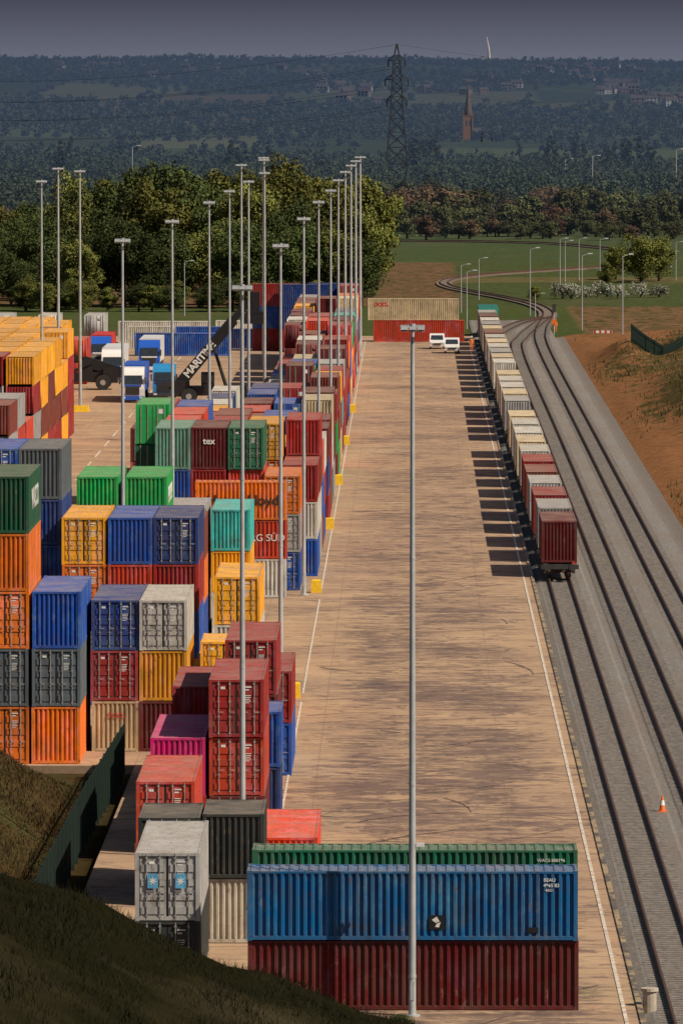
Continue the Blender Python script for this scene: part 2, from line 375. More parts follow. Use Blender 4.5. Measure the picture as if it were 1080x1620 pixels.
for Lg in (6.06,12.19):
    for H in (2.59,2.9):
        hl=Lg/2; kit={}
        fr=MB()
        for sx in (-1,1):
            for sy in (-1,1):
                xa,xb=sorted((sx*HW,sx*(HW-.15))); ya,yb=sorted((sy*hl,sy*(hl-.15)))
                fr.box(xa,xb,ya,yb,.118,H-.118)
                xa,xb=sorted((sx*(HW+.004),sx*(HW-.17))); ya,yb=sorted((sy*(hl+.004),sy*(hl-.18)))
                fr.box(xa,xb,ya,yb,0,.118,1); fr.box(xa,xb,ya,yb,H-.118,H,1)
            xa,xb=sorted((sx*(HW-.005),sx*(HW-.1)))
            fr.box(xa,xb,-hl+.18,hl-.18,.03,.17); fr.box(xa,xb,-hl+.18,hl-.18,H-.1,H-.02)
        for sy in (-1,1):
            ya,yb=sorted((sy*(hl-.005),sy*(hl-.1)))
            fr.box(-HW+.17,HW-.17,ya,yb,.03,.17); fr.box(-HW+.17,HW-.17,ya,yb,H-.12,H-.015)
        fr.box(-HW+.1,HW-.1,-hl+.1,hl-.1,.1,.16,1)
        kit['frame']=fr.mesh('container_frame',[M_PAINT,M_PAINT])
        for nm,sx in (('L',-1),('R',1)):
            w=MB(); corr(w,-hl+.15,hl-.15,sx*(HW-.012),.17,H-.1,-sx*.085,.278); kit['side'+nm]=w.mesh('side_wall',[M_PAINT])
        w=MB(); corr(w,-hl+.12,hl-.12,H-.03,-HW+.1,HW-.1,-.035,.36,'z'); kit['roof']=w.mesh('roof_panel',[M_PAINT])
        w=MB(); corr(w,-HW+.15,HW-.15,hl-.02,.17,H-.12,-.08,.25,'y'); kit['end']=w.mesh('end_wall',[M_PAINT])
        for nm,sx in (('dL',-1),('dR',1)):
            w=MB(); xa,xb=(-1.07,-.015) if sx<0 else (.015,1.07)
            yb=-hl+.06; w.box(xa,xb,yb,yb+.05,.175,H-.125,0)
            nr=4; hh=(H-.45)/nr
            for i in range(nr):
                z0=.26+i*hh; w.box(xa+.09,xb-.09,yb-.03,yb,z0,z0+hh*.52,0)
            w.box(xa,xa+.03,yb-.006,yb,.175,H-.125,1); w.box(xb-.03,xb,yb-.006,yb,.175,H-.125,1)
            for t in (.27,.74):
                xc=xa+(xb-xa)*t; w.cyl((xc,yb-.055,.1),(xc,yb-.055,H-.06),.022,None,6,2)
                for zz in (.2,H*.36,H*.62,H-.2): w.box(xc-.05,xc+.05,yb-.075,yb-.031,zz-.03,zz+.03,2)
                w.box(xc-.02,xc+.24,yb-.095,yb-.08,1.12,1.16,2)
            if sx>0:
                for i,(zz,w2) in enumerate(((H-.35,.55),(H-.47,.34),(H-.72,.5),(H-.8,.5),(H-.88,.42),(H-.96,.5),(H-1.04,.36))):
                    w.box(xa+.36,xa+.36+w2*.55,yb-.036,yb-.0305,zz-.016,zz+.016 if i>1 else zz+.04,3)
            else:
                w.box(xa+.38,xa+.58,yb-.036,yb-.0305,H-.43,H-.32,3)
            kit[nm]=w.mesh('door',[M_PAINT,M_GASKET,M_BAR,M_WHITE])
        one=MB()
        corr(one,-hl+.1,hl-.1,-HW,.15,H-.1,.07,.278); corr(one,-hl+.1,hl-.1,HW,.15,H-.1,-.07,.278)
        corr(one,-hl+.1,hl-.1,H-.03,-HW+.05,HW-.05,-.03,.36,'z'); corr(one,-HW+.1,HW-.1,hl-.02,.15,H-.1,-.07,.25,'y')
        for sx in (-1,1):
            for sy in (-1,1):
                xa,xb=sorted((sx*(HW+.005),sx*(HW-.14))); ya,yb=sorted((sy*(hl),sy*(hl-.14))); one.box(xa,xb,ya,yb,0,H)
            xa,xb=sorted((sx*(HW+.003),sx*(HW-.08))); one.box(xa,xb,-hl+.14,hl-.14,.02,.16); one.box(xa,xb,-hl+.14,hl-.14,H-.1,H-.015)
        one.box(-HW+.14,HW-.14,-hl+.03,-hl+.09,.02,H-.02)
        for xc in (-.85,-.35,.35,.85): one.box(xc-.03,xc+.03,-hl-.01,-hl+.03,.1,H-.08,2)
        one.box(-.02,.02,-hl+.02,-hl+.03,.1,H-.1,1); one.box(.45,.75,-hl+.02,-hl+.029,H-.7,H-.35,3)
        kit['one']=one.mesh('shipping_container',[M_PAINT,M_GASKET,M_BAR,M_WHITE]); kit['oneMB']=one
        KIT[(Lg,H)]=kit
PALC={'red':(.36,.017,.015),'dkred':(.15,.012,.014),'orangered':(.62,.055,.018),'brown':(.22,.042,.025),'orange':(.87,.2,.006),'yellow':(.9,.41,.008),
 'blue':(.008,.085,.44),'dkblue':(.01,.045,.22),'cyan':(.04,.5,.48),'green':(.004,.38,.085),'dkgreen':(.006,.12,.06),'grey':(.4,.4,.4),'dkgrey':(.03,.04,.042),
 'white':(.64,.62,.56),'cream':(.7,.57,.35),'magenta':(.68,.012,.2),'teal':(.18,.42,.33),'bgrey':(.12,.155,.185),'hotred':(.9,.06,.01),'midblue':(.002,.14,.38),'jade':(.01,.15,.08),'maroon':(.11,.007,.007),'dgrey2':(.5,.45,.37)}
CN={'red':'red','dkred':'dark red','orangered':'orange-red','brown':'rust-brown','orange':'orange','yellow':'yellow','blue':'blue','dkblue':'navy blue','cyan':'turquoise','green':'bright green','dkgreen':'dark green','grey':'light grey','dkgrey':'charcoal','white':'white','cream':'cream','magenta':'magenta','teal':'pale green','bgrey':'blue-grey','hotred':'vivid red-orange','midblue':'faded blue','jade':'green','maroon':'deep maroon','dgrey2':'weathered off-white'}
SPEC=[]
def stack(xl,D,cols,Lg=12.19,h=2.59,flip=0,rot=0,z0=0.0,where='stacked in the yard',texts=None):
    z=z0; n=len(cols)
    for i,cn in enumerate(cols):
        H=h[i] if isinstance(h,(list,tuple)) else h
        fl=flip[i] if isinstance(flip,(list,tuple)) else flip
        jx=random.uniform(-.035,.035); jy=random.uniform(-.09,.09)
        if rot: cx,cy=xl+Lg/2,D+HW
        else: cx,cy=xl+HW,D+Lg/2
        SPEC.append(dict(x=cx+jx,y=cy+jy,z=z,c=cn,L=Lg,H=H,flip=fl,rot=rot,D=D,top=(i==n-1),where=where,lvl=i,n=n,t=(texts or {}).get(i)))
        z+=H+.006
stack(-5.99,267,['maroon','midblue'],rot=1,texts={1:'BLUE'})
stack(-5.93,271.5,['green','jade'],rot=1,h=[2.59,2.9],texts={1:'GRN'})
stack(-10.37,273.2,['dkgrey','grey'],texts={1:'STAR'})
stack(-8.21,288,['dgrey2','dkgrey'],Lg=6.06,flip=1)
stack(-10.75,286.5,['grey','dkgrey'],Lg=6.06)
stack(-6.33,304,['hotred'],flip=1)
stack(-11.4,301.5,['brown','orangered'])
stack(-11.5,322,['red','magenta'],flip=1)
stack(-8.9,322,['dkred','orangered','red'])
stack(-8.4,335.5,['dkblue','blue'],Lg=6.06,flip=1)
stack(-8.75,345,['red','dkred','red'])
stack(-8.3,359,['blue','red'])
stack(-11.45,350,['dkred','red'],flip=1)
stack(-11.45,336.5,['brown'],flip=1)
stack(-16.33,372,['cream','red','dkblue'],flip=[1,0,0],texts={0:'OOCL'})
stack(-13.85,372,['dkred','yellow','white'],flip=[1,1,0])
stack(-19.0,365,['orange','bgrey','blue'],h=2.9,flip=[1,0,1])
stack(-21.6,365,['orange','bgrey','orange','orange','dkgreen'],h=2.9,flip=[0,0,0,1,1],texts={4:'WASCO'})
stack(-10.9,378,['grey','yellow'],Lg=6.06)
stack(-10.45,390,['orange','white','yellow'],flip=[1,1,0])
stack(-19.15,400,['blue','grey','orange','yellow'])
stack(-16.63,400,['dkblue','blue','orangered','blue'],flip=[1,1,1,1])
stack(-14.1,400,['yellow','blue','red','dkblue'],flip=[1,1,1,0])
stack(-22.15,412,['dkblue','grey','blue','dkblue','bgrey'],h=[2.59,2.59,2.9,2.59,2.9],flip=1)
stack(-24.7,412,['red','grey','blue','grey','blue'],h=[2.59,2.59,2.9,2.59,2.9])
stack(-19.5,425,['blue','orange','red','green'],h=[2.9,2.9,2.59,2.9],flip=1)
stack(-16.65,425,['grey','yellow','brown','green'],h=[2.9,2.9,2.59,2.9],flip=1,texts={3:'EVERGREEN'})
stack(-14.95,439,['blue','orange','brown'],flip=1)
stack(-11.2,423,['white','yellow'],flip=[1,0])
stack(-12.35,452.5,['white','yellow','cyan'],flip=1)
stack(-15.2,454,['white','red','grey'])
stack(-14.3,485,['white','orangered','orange'],Lg=6.06,rot=1,texts={1:'SUD',2:'LLOYD'})
stack(-9.85,492,['blue','grey','orange'],flip=[0,0,0])
stack(-17.5,500,['white','dkblue','blue','teal'],h=[2.59,2.59,2.59,2.9],flip=1)
stack(-15.04,500,['red','white','red','dkred'],h=[2.59,2.59,2.59,2.9],flip=1,texts={3:'tex'})
stack(-12.5,500,['red','orange','orangered','jade'],h=[2.59,2.59,2.59,2.9],flip=[1,1,1,0])
stack(-17.5,514.5,['grey','blue','red','orangered'],flip=1)
stack(-20.0,530,['red','dkred','dkgreen','green'],h=[2.59,2.9,2.59,2.9],texts={1:'lex'})
stack(-8.85,506.5,['blue','white','red'],flip=1)
stack(-8.85,519.2,['grey','white','brown','red'],flip=1)
stack(-8.85,531.9,['brown','blue','orangered'],flip=1)
stack(-8.85,544.6,['blue','red','white'],flip=1)
stack(-11.45,513,['orange','red','orange','yellow'])
stack(-11.45,526,['red','orange','yellow'])
stack(-11.45,539,['grey','red','yellow'],flip=1)
stack(-14.05,513,['blue','red','white','red'])
stack(-14.05,526,['red','brown','red','brown'])
stack(-14.05,539,['red','brown','blue'])
stack(-17.4,528,['blue','brown','green','orangered'])
stack(-17.4,541,['red','grey','red','blue'])
stack(-20.0,543,['red','red','white','red'])
PW=['red']*5+['brown']*5+['dkred']*5+['orangered']*3+['blue']*2+['dkblue','grey','white','white','yellow','orange','green','bgrey','cyan','cream']
poles=[559,622,692,761,824,875,930]
for a_,b_ in zip(poles[:-1],poles[1:]):
    n=int((b_-a_-3)//12.6)
    for k in range(n):
        D0=a_+1.8+k*((b_-a_-3)/n)
        for j,xl in enumerate((-8.75,-11.35,-13.95,-18.9,-21.5)):
            hN=3 if j==0 else random.choice((3,3,4,3,2))
            if j==4 and D0>650: continue
            if j==3 and D0>700: continue
            if j>=3: hN=3 if D0<600 else 2
            if j==2: hN=3 if D0<640 else (2 if D0<800 else 3)
            if j==1 and hN==4 and D0>650: hN=3
            if random.random()<.06 and j>0: continue
            if D0>840: hN=min(hN,3)
            stack(xl+random.uniform(-.05,.05),D0,[random.choice(PW) for _ in range(hN)],h=2.59 if j>=2 else random.choice((2.59,2.9,2.59)),flip=random.choice((0,1)))
stack(-20.4,943,['red','blue','red'],Lg=6.06,h=2.9,rot=1); stack(-16.4,940,['red','dkblue','dkblue'],Lg=6.06,h=2.9,rot=1)
stack(-9.0,934,['red','red','red'],h=2.9)
stack(-13.2,946,['brown','blue','dkblue'],Lg=6.06,h=2.9,rot=1)
stack(-4.9,977,['orangered'],rot=1,h=2.9); stack(-5.6,977.1,['cream'],rot=1,h=2.9,z0=2.91,texts={0:'OOCLS'})
stack(-30.6,950,['blue'],Lg=6.06,h=2.9,rot=1); stack(-36.9,951,['white'],Lg=6.06,h=2.9,rot=1)
stack(-35.0,925,['blue'],h=2.9,rot=1)
stack(-26,975,['white'],rot=1,h=2.9); stack(-39,972,['white'],rot=1,h=2.9); stack(-24.3,951,['dkblue'],Lg=6.06,rot=1)
for k,(xl,cn) in enumerate(((-52,'grey'),(-49,'red'),(-46.2,'white'),(-43.4,'teal'),(-40.5,'grey'),(-54.8,'red'))):
    stack(xl,905,[cn] if k%2 else ['red',cn],h=2.9)
stack(-39.6,836,['red','orangered']); stack(-38.6,850,['dkgrey'])
PY=['yellow']*6+['red']*3+['brown']*4+['grey','orangered']
for D0 in np.arange(602,890,13.0):
    for j in range(7):
        xl=-35.6-2.7*j
        s_=11500/D0; pr=648+(xl+2.44)*s_
        if pr<-6 or pr>112: continue
        if D0<640: hN=3
        else: hN=4 if D0<720 else 3
        if D0>800: hN=2
        if random.random()<.2: hN=max(2,hN-1)
        P=PY if D0>640 else ['grey','brown','red','dkgrey','blue','orangered']
        cols=[random.choice(P) for _ in range(hN)]
        if D0>640 and random.random()<.8: cols[-1]='yellow'
        stack(xl,D0,cols,h=2.59 if D0<800 else 2.9,flip=random.choice((0,1)))
TRD=[]; D0=505.0; tc=['dkred','grey','red','grey','brown','red','white','cream','white','white','cream','white','grey','cream','white','white','cream','brown','white','cream','grey','white','cream','white','brown','cream','grey','white']
for k in range(30):
    TRD.append(D0); D0+=16.3
for k,D0 in enumerate(TRD):
    if k in (11,17): continue
    stack(10.4-HW,D0,[tc[k%len(tc)]],h=2.9,z0=1.05,flip=1,where='loaded on a flat railway wagon')
def prio(s):
    p=s['D']
    if s['where'].startswith('loaded'): p=300
    elif s['D']>550 and not s['top'] and not (s['x']>-8 and s['D']<900): p+=2000
    if s['t']: p=0
    if s['D']>930 and s['where'].startswith('st') : p=500
    return p
SPEC.sort(key=prio)
def lettering(root,s):
    t=s['t']; L_=s['L']; H=s['H']
    def add(txt,size,mat,loc,rot,off=.02,space=1.0,nm='lettering'):
        obj(nm,text_mesh(txt,size,mat,off,space),loc,rot,parent=root)
    F=(R(90),0,0); S=(R(90),0,R(90))
    if t=='OOCL': add('OOCL',.34,M_RED,(-.05,L_/2+.02,1.85),(R(90),0,R(180)),.02)
    if t=='OOCLS': add('OOCL',.7,M_RED,(HW+.01,-4.3,2.1),S,.04)
    if t=='WASCO': add('WASCO',1.5,M_WHITE,(-HW-.01,0,1.5),(R(90),0,R(-90)),.02,1.3)
    if t=='EVERGREEN': add('EVERGREEN',1.3,M_WHITE,(-HW-.01,0,1.6),(R(90),0,R(-90)),.03,1.0)
    if t=='tex': add('tex',.62,M_WHITE,(0,L_/2+.02,1.95),(R(90),0,R(180)),.02)
    if t=='lex': add('tex',.6,M_WHITE,(0.2,-L_/2-.05,1.9),F,.02)
    if t=='LLOYD': add('Hapag-Lloyd',.96,M_BLACK,(HW+.01,.15,1.3),S,.02)
    if t=='SUD': add('HAMBURG SÜD',.66,M_WHITE,(HW+.01,.6,1.4),S,.0)
    if t=='BLUE':
        add('BEAU',.18,M_WHITE,(HW+.01,5.05,2.25),S,.01); add('4965 83',.18,M_WHITE,(HW+.01,5.12,2.05),S,.01); add('45G1',.14,M_WHITE,(HW+.01,5.05,1.87),S,.01)
        mb=MB(); mb.box(HW+.005,HW+.012,.62,1.2,.42,.95); obj('logo_panel',mb.mesh('logo_panel',[M_MACH]),parent=root)
        q=HW+.016
        for pts in ([(.72,.78),(.9,.9),(1.0,.72),(.86,.66)],[(.9,.64),(1.05,.7),(.98,.5),(.84,.52)]):
            mb=MB(); mb.face([(q,a,b) for a,b in pts]); obj('logo_emblem',mb.mesh('logo_emblem',[M_WHITE]),parent=root)
        mb=MB(); mb.box(HW+.005,HW+.012,4.25,4.65,.3,.5); obj('logo_panel',mb.mesh('logo_panel',[M_MACH]),parent=root)
    if t=='GRN': add('WACS 800196',.17,M_WHITE,(HW+.01,5.1,2.5),S,.01)
    if t=='STAR':
        for xc in (-.55,.5):
            mb=MB(); y=-L_/2-.04
            mb.box(xc-.2,xc+.2,y-.01,y,1.25,1.8); obj('logo_panel',mb.mesh('logo_panel',[M_SKYB]),parent=root)
            pts=[]
            for k in range(14):
                r=.18 if k%2==0 else .07; a=math.pi/2+k*math.pi/7; pts.append((xc+r*math.cos(a),y-.014,1.53+r*math.sin(a)))
            mb=MB(); mb.face(pts); obj('logo_emblem',mb.mesh('logo_emblem',[M_WHITE]),parent=root)
rest=[]
for i,s in enumerate(SPEC):
    if i>=298: rest.append(s); continue
    base=PALC[s['c']]; v=random.uniform(.78,1.12); colr=tuple(min(.95,c*v) for c in base)
    kit=KIT[(s['L'],s['H'])]
    rz=math.pi if s['flip'] else 0
    if s['rot']: rz=R(-90)
    ft='forty-foot' if s['L']>7 else 'twenty-foot'
    lab=f"{CN[s['c']]} {ft} steel shipping container {s['where']}"
    if s['t']: lab=f"{CN[s['c']]} {ft} shipping container with painted company marking"
    near=s['D']<530
    grp='containers loaded on the train' if s['where'].startswith('load') else 'shipping containers stacked in the yard'
    root=obj('shipping_container',kit['frame'] if near else kit['one'],(s['x'],s['y'],s['z']),(0,0,rz),label=lab,cat='shipping container',group=grp,color=colr)
    if near:
        for k,nm in (('sideL','side_wall'),('sideR','side_wall'),('roof','roof_panel'),('end','end_wall'),('dL','door'),('dR','door')):
            obj(nm,kit[k],parent=root,color=colr)
    if s['t']: lettering(root,s)
V=[];FF=[];CC=[]
off=0
for s in rest:
    o=KIT[(s['L'],s['H'])]['oneMB']; v=np.array(o.v)
    a=R(-90) if s['rot'] else (math.pi if s['flip'] else 0); ca_,sa_=math.cos(a),math.sin(a)
    v=np.stack([v[:,0]*ca_-v[:,1]*sa_+s['x'],v[:,0]*sa_+v[:,1]*ca_+s['y'],v[:,2]+s['z']],-1)
    V.append(v); FF.append(np.array(o.f)+off); off+=len(v)
    vv=random.uniform(.8,1.15); CC.append(np.tile(np.array([*(c*vv for c in PALC[s['c']]),1.]),(len(v),1)))
if rest:
    me=npmesh('shipping_containers',np.concatenate(V),np.concatenate(FF),[M_PAINTA])
    ca=me.color_attributes.new('Col','FLOAT_COLOR','POINT'); ca.data.foreach_set('color',np.concatenate(CC).astype(np.float32).ravel())
    obj('shipping_containers',me,kind='stuff',label='distant rows of stacked coloured steel shipping containers',cat='shipping containers')

# ---------------------------------------------------------------- wagons
def wheel(mb,x,y,z,r,w,m=0,n=16): mb.cyl((x-w/2,y,z),(x+w/2,y,z),r,None,n,m)
dk=MB()
dk.box(-1.05,-.8,-7.9,7.9,.78,1.0); dk.box(.8,1.05,-7.9,7.9,.78,1.0); dk.box(-.25,.25,-7.6,7.6,.6,.95)
for y in np.arange(-7.5,7.6,1.5): dk.box(-1.0,1.0,y-.1,y+.1,.82,.97)
dk.box(-1.3,1.3,-8.0,-7.75,.72,1.04); dk.box(-1.3,1.3,7.75,8.0,.72,1.04)
for y in (-5.9,5.9):
    for x in (-1.1,1.1): dk.box(x-.1,x+.1,y-.1,y+.1,.98,1.05)
ME_DECK=dk.mesh('flat_wagon',[M_DARK])
bg=MB()
for x in (-1.0,1.0): bg.box(x-.07,x+.07,-1.2,1.2,.35,.62); bg.box(x-.1,x+.1,-.35,.35,.3,.7)
bg.box(-1.0,1.0,-.2,.2,.4,.65)
ME_BOGIE=bg.mesh('bogie',[M_DARK])
wh=MB()
for x in (-.74,.74): wheel(wh,x,0,.0,.42,.12)
wh.cyl((-.9,0,0),(.9,0,0),.08)
ME_WS=wh.mesh('wheelset',[M_RAIL])
bf=MB(); bf.cyl((0,-8.0,.88),(0,-8.45,.88),.1); bf.cyl((0,-8.45,.88),(0,-8.52,.88),.24,None,12)
ME_BUF=bf.mesh('buffer',[M_DARK])
tl=MB(); tl.box(.85,1.05,-8.14,-8.01,1.0,1.25); ME_TL=tl.mesh('tail_lamp',[M_RED])
for k,D0 in enumerate(TRD):
    r=obj('flat_wagon',ME_DECK,(10.4,D0+6.1,0),label='dark steel flat railway wagon carrying a shipping container',cat='railway wagon',group='wagons of the freight train')
    for y in (-5.6,5.6):
        bo=obj('bogie',ME_BOGIE,(0,y,0),parent=r)
        for yy in (-.9,.9): obj('wheelset',ME_WS,(0,yy,.48),parent=bo)
    for x in (-.87,.87): obj('buffer',ME_BUF,(x,0,0),parent=r)
    if k==0: obj('tail_lamp',ME_TL,parent=r)
lm=MB(); lm.prism([(-9,1.0),(-9,2.3),(-8.6,3.2),(-7.6,3.85),(9,3.85),(9,1.0)],-1.35,1.35)
lo=obj('locomotive',lm.mesh('locomotive',[M_LIVGRN]),(10.8,TRD[-1]+31,0),label='green diesel locomotive at the end of the container train',cat='locomotive')
w=MB(); w.face([(-1.1,-8.98,2.4),(1.1,-8.98,2.4),(1.0,-8.66,3.1),(-1.0,-8.66,3.1)]); obj('windscreen',w.mesh('windscreen',[M_GLASS]),(0,-.04,0),parent=lo)
w=MB(); w.box(-1.36,1.36,-9.05,-9.001,1.0,2.25); obj('front_panel',w.mesh('front_panel',[M_YEL]),parent=lo)
for y in (-6,6):
    bo=obj('bogie',ME_BOGIE,(0,y,0),parent=lo)
    for yy in (-.9,.9): obj('wheelset',ME_WS,(0,yy,.48),parent=bo)

# ---------------------------------------------------------------- light masts
pm=MB(); pm.cyl((0,0,.05),(0,0,12.7),.14,.108,14); pm.cyl((0,0,12.65),(0,0,25.2),.103,.068,14); pm.cyl((0,0,0),(0,0,.06),.3,None,14)
for z in (1.4,8.5,16.8): pm.cyl((0,0,z),(0,0,z+.12),.155-.003*z,None,14)
pm.box(-.07,.07,-.155,-.1,.6,1.3)
ME_MAST=pm.mesh('light_mast',[M_GALV],False)
hd=MB(); hd.cyl((0,0,25.15),(0,0,25.42),.1,None,10); hd.box(-.44,.44,-.05,.05,25.3,25.38); hd.box(-.44,.44,-.4,-.34,25.28,25.34); hd.box(-.44,.44,.34,.4,25.28,25.34)
for x in (-.42,.42): hd.box(x-.03,x+.03,-.34,.34,25.29,25.33)
ME_HEAD=hd.mesh('head_frame',[M_GALV])
fl=MB(); fl.hexa([(-.14,-.17,0),(.14,-.17,0),(.14,.17,-.05),(-.14,.17,-.05)],[(-.11,-.14,.11),(.11,-.14,.11),(.11,.14,.08),(-.11,.14,.08)]); fl.box(-.11,.11,-.13,.13,-.075,-.052,1)
ME_FL=fl.mesh('floodlight',[M_GALV,M_LAMP])
MP=[(.1,265.4),(-7.35,319),(-7.17,404),(-7.1,487.5),(-7.0,559),(-6.76,622),(-6.8,692),(-6.75,761),(-6.66,824),(-6.5,875),
    (-16.5,418),(-15.6,478),(-15.35,557),(-15.3,618),(-15.1,682),(-15,752),(-19.2,830),(-17.8,889),(-34.6,684),(-38.3,793),(-34.8,768),(-6.3,925),(-18.4,916)]
for x,d in MP:
    r=obj('light_mast',ME_MAST,(x,d,0),label='tall galvanised steel floodlight mast standing in the container yard',cat='light mast',group='floodlight masts in the yard',scale=(max(1,d/600),max(1,d/600),1))
    hdo=obj('head_frame',ME_HEAD,parent=r)
    for k,(fx_,fy_) in enumerate(((-.3,-.37),(0,-.37),(.3,-.37),(-.3,.37),(0,.37),(.3,.37))): obj('floodlight',ME_FL,(fx_,fy_,25.22),(0,0,0 if fy_<0 else math.pi),parent=r)
cb=MB(); cb.box(.14,.45,-.08,.1,8.05,8.18); cb.box(.1,.2,-.04,.04,8.1,8.16); 
obj('security_camera',cb.mesh('security_camera',[M_WP]),(.1,265.4,-1.8),label='white security camera bracketed to a light mast',cat='security camera')
yb=MB(); yb.hexa([(-.36,-.36,0),(.36,-.36,0),(.36,.36,0),(-.36,.36,0)],[(-.33,-.33,.82),(.33,-.33,.82),(.33,.33,.82),(-.33,.33,.82)]); yb.hexa([(-.33,-.33,.82),(.33,-.33,.82),(.33,.33,.82),(-.33,.33,.82)],[(-.28,-.28,.88),(.28,-.28,.88),(.28,.28,.88),(-.28,.28,.88)])
ME_YB=yb.mesh('concrete_protection_block',[M_YEL])
for x,d in ((-6.45,405),(-6.3,490),(-6.2,561),(-6.1,624),(-6.1,694),(-6.0,763)):
    obj('concrete_protection_block',ME_YB,(x,d,0),label='yellow painted concrete protection block beside a light mast',cat='protection block',group='yellow blocks by the masts')
yb=MB(); yb.hexa([(-1.1,-.5,0),(1.1,-.5,0),(1.1,.5,0),(-1.1,.5,0)],[(-1.,-.4,.65),(1.,-.4,.65),(1.,.4,.65),(-1.,.4,.65)])
obj('concrete_protection_block',yb.mesh('concrete_protection_block_long',[M_YEL]),(-34.8,765,0),label='wide yellow concrete block at a mast foot',cat='protection block',group='yellow blocks by the masts')
cb=MB(); cb.cyl((0,0,-.3),(0,0,.55),.26,.26,14); cb.cyl((0,0,.55),(0,0,.66),.33,None,14)
obj('concrete_bollard',cb.mesh('concrete_bollard',[M_CONC]),(8.9,268.5,0),label='weathered round concrete bollard beside the kerb',cat='bollard')
c0=MB(); c0.box(-.22,.22,-.22,.22,0,.04); c0.cyl((0,0,.04),(0,0,.78),.15,.03,16)
cn=obj('traffic_cone',c0.mesh('traffic_cone',[M_ORG]),(11.95,343,-.2),label='orange and white traffic cone standing on the ballast',cat='traffic cone')
c1=MB(); c1.cyl((0,0,.32),(0,0,.55),.12,.082,16); obj('reflective_band',c1.mesh('reflective_band',[M_WHITE]),parent=cn)

# ---------------------------------------------------------------- vehicles
wl=MB(); wl.cyl((-.14,0,0),(.14,0,0),.5,None,18,0); wl.cyl((-.15,0,0),(.15,0,0),.27,None,12,1)
ME_WHEEL=wl.mesh('wheel',[M_BLACK,M_BAR])
def truck(x,d,cabmat,stripemat,trail,lab,rz=0):
    c=MB(); c.prism([(-1.15,.55),(-1.2,1.5),(-1.12,2.0),(-.85,3.0),(-.6,3.35),(.1,3.75),(1.1,3.85),(1.1,.75),(.9,.55)],-1.24,1.24)
    r=obj('articulated_lorry',c.mesh('lorry_cab',[cabmat]),(x,d,0),(0,0,rz),label=lab,cat='lorry',group='lorries waiting in the yard')
    w=MB(); w.face([(-1.12,-1.15,2.02),(1.12,-1.15,2.02),(1.02,-.895,2.95),(-1.02,-.895,2.95)]); obj('windscreen',w.mesh('windscreen',[M_GLASS]),(0,-.02,0),parent=r)
    for sx in (-1.245,1.245):
        w=MB(); w.face([(sx,-.85,2.05),(sx,.1,2.05),(sx,.1,2.85),(sx,-.65,2.85)]); obj('side_window',w.mesh('side_window',[M_GLASS]),parent=r)
    w=MB(); w.box(-.75,.75,-1.24,-1.19,.85,1.75); 
    for z in (.95,1.15,1.35,1.55): w.box(-.7,.7,-1.27,-1.24,z,z+.06)
    obj('grille',w.mesh('grille',[M_DARK]),parent=r)
    w=MB(); w.box(-1.25,1.25,-1.32,-1.1,.3,.72); obj('bumper',w.mesh('bumper',[stripemat]),parent=r)
    hl=MB(); hl.box(-.18,.18,-1.34,-1.321,.48,.66); mh=hl.mesh('headlight',[M_LAMP])
    for sx in (-.95,.95): obj('headlight',mh,(sx,0,0),parent=r)
    mi=MB(); mi.box(-.08,.08,-1.2,-1.05,2.0,2.75); mh=mi.mesh('mirror',[M_DARK])
    for sx in (-1.38,1.38): obj('mirror',mh,(sx,0,0),parent=r)
    w=MB(); w.box(-.95,.95,-1.26,-1.16,1.78,1.95); obj('nameplate',w.mesh('nameplate',[stripemat]),parent=r)
    for sx in (-1.02,1.02): obj('wheel',ME_WHEEL,(sx,.0,.5),parent=r)
    ch=MB(); ch.box(-.45,.45,.9,14.5,.75,1.15); obj('chassis',ch.mesh('chassis',[M_DARK]),parent=r)
    for y in (3.4,10.8,12.1,13.4):
        for sx in (-1.05,1.05): obj('wheel',ME_WHEEL,(sx,y,.5),parent=r)
    t=MB(); t.box(-1.25,1.25,1.7,14.9,1.16,1.35); 
    if trail: t.box(-1.24,1.24,1.75,14.85,1.35,3.95); t.box(-1.26,1.26,1.7,1.8,1.35,3.98); t.box(-1.26,1.26,14.8,14.9,1.35,3.98)
    obj('trailer',t.mesh('trailer',[trail or M_DARK]),parent=r)
truck(-34.4,842,M_WP,M_BP,M_WP,'white and blue articulated lorry with a white trailer')
truck(-31.2,872,M_BP,M_WP,M_WP,'blue lorry cab pulling a white trailer')
truck(-30.0,788,M_WP,M_BP,M_BP,'white lorry cab with blue trailer facing down the yard')
truck(-26.9,797,M_LB,M_DARK,None,'light blue lorry tractor with empty flat trailer')
truck(-37.6,885,M_BP,M_WP,M_RED,'blue lorry with a red trailer parked in line')
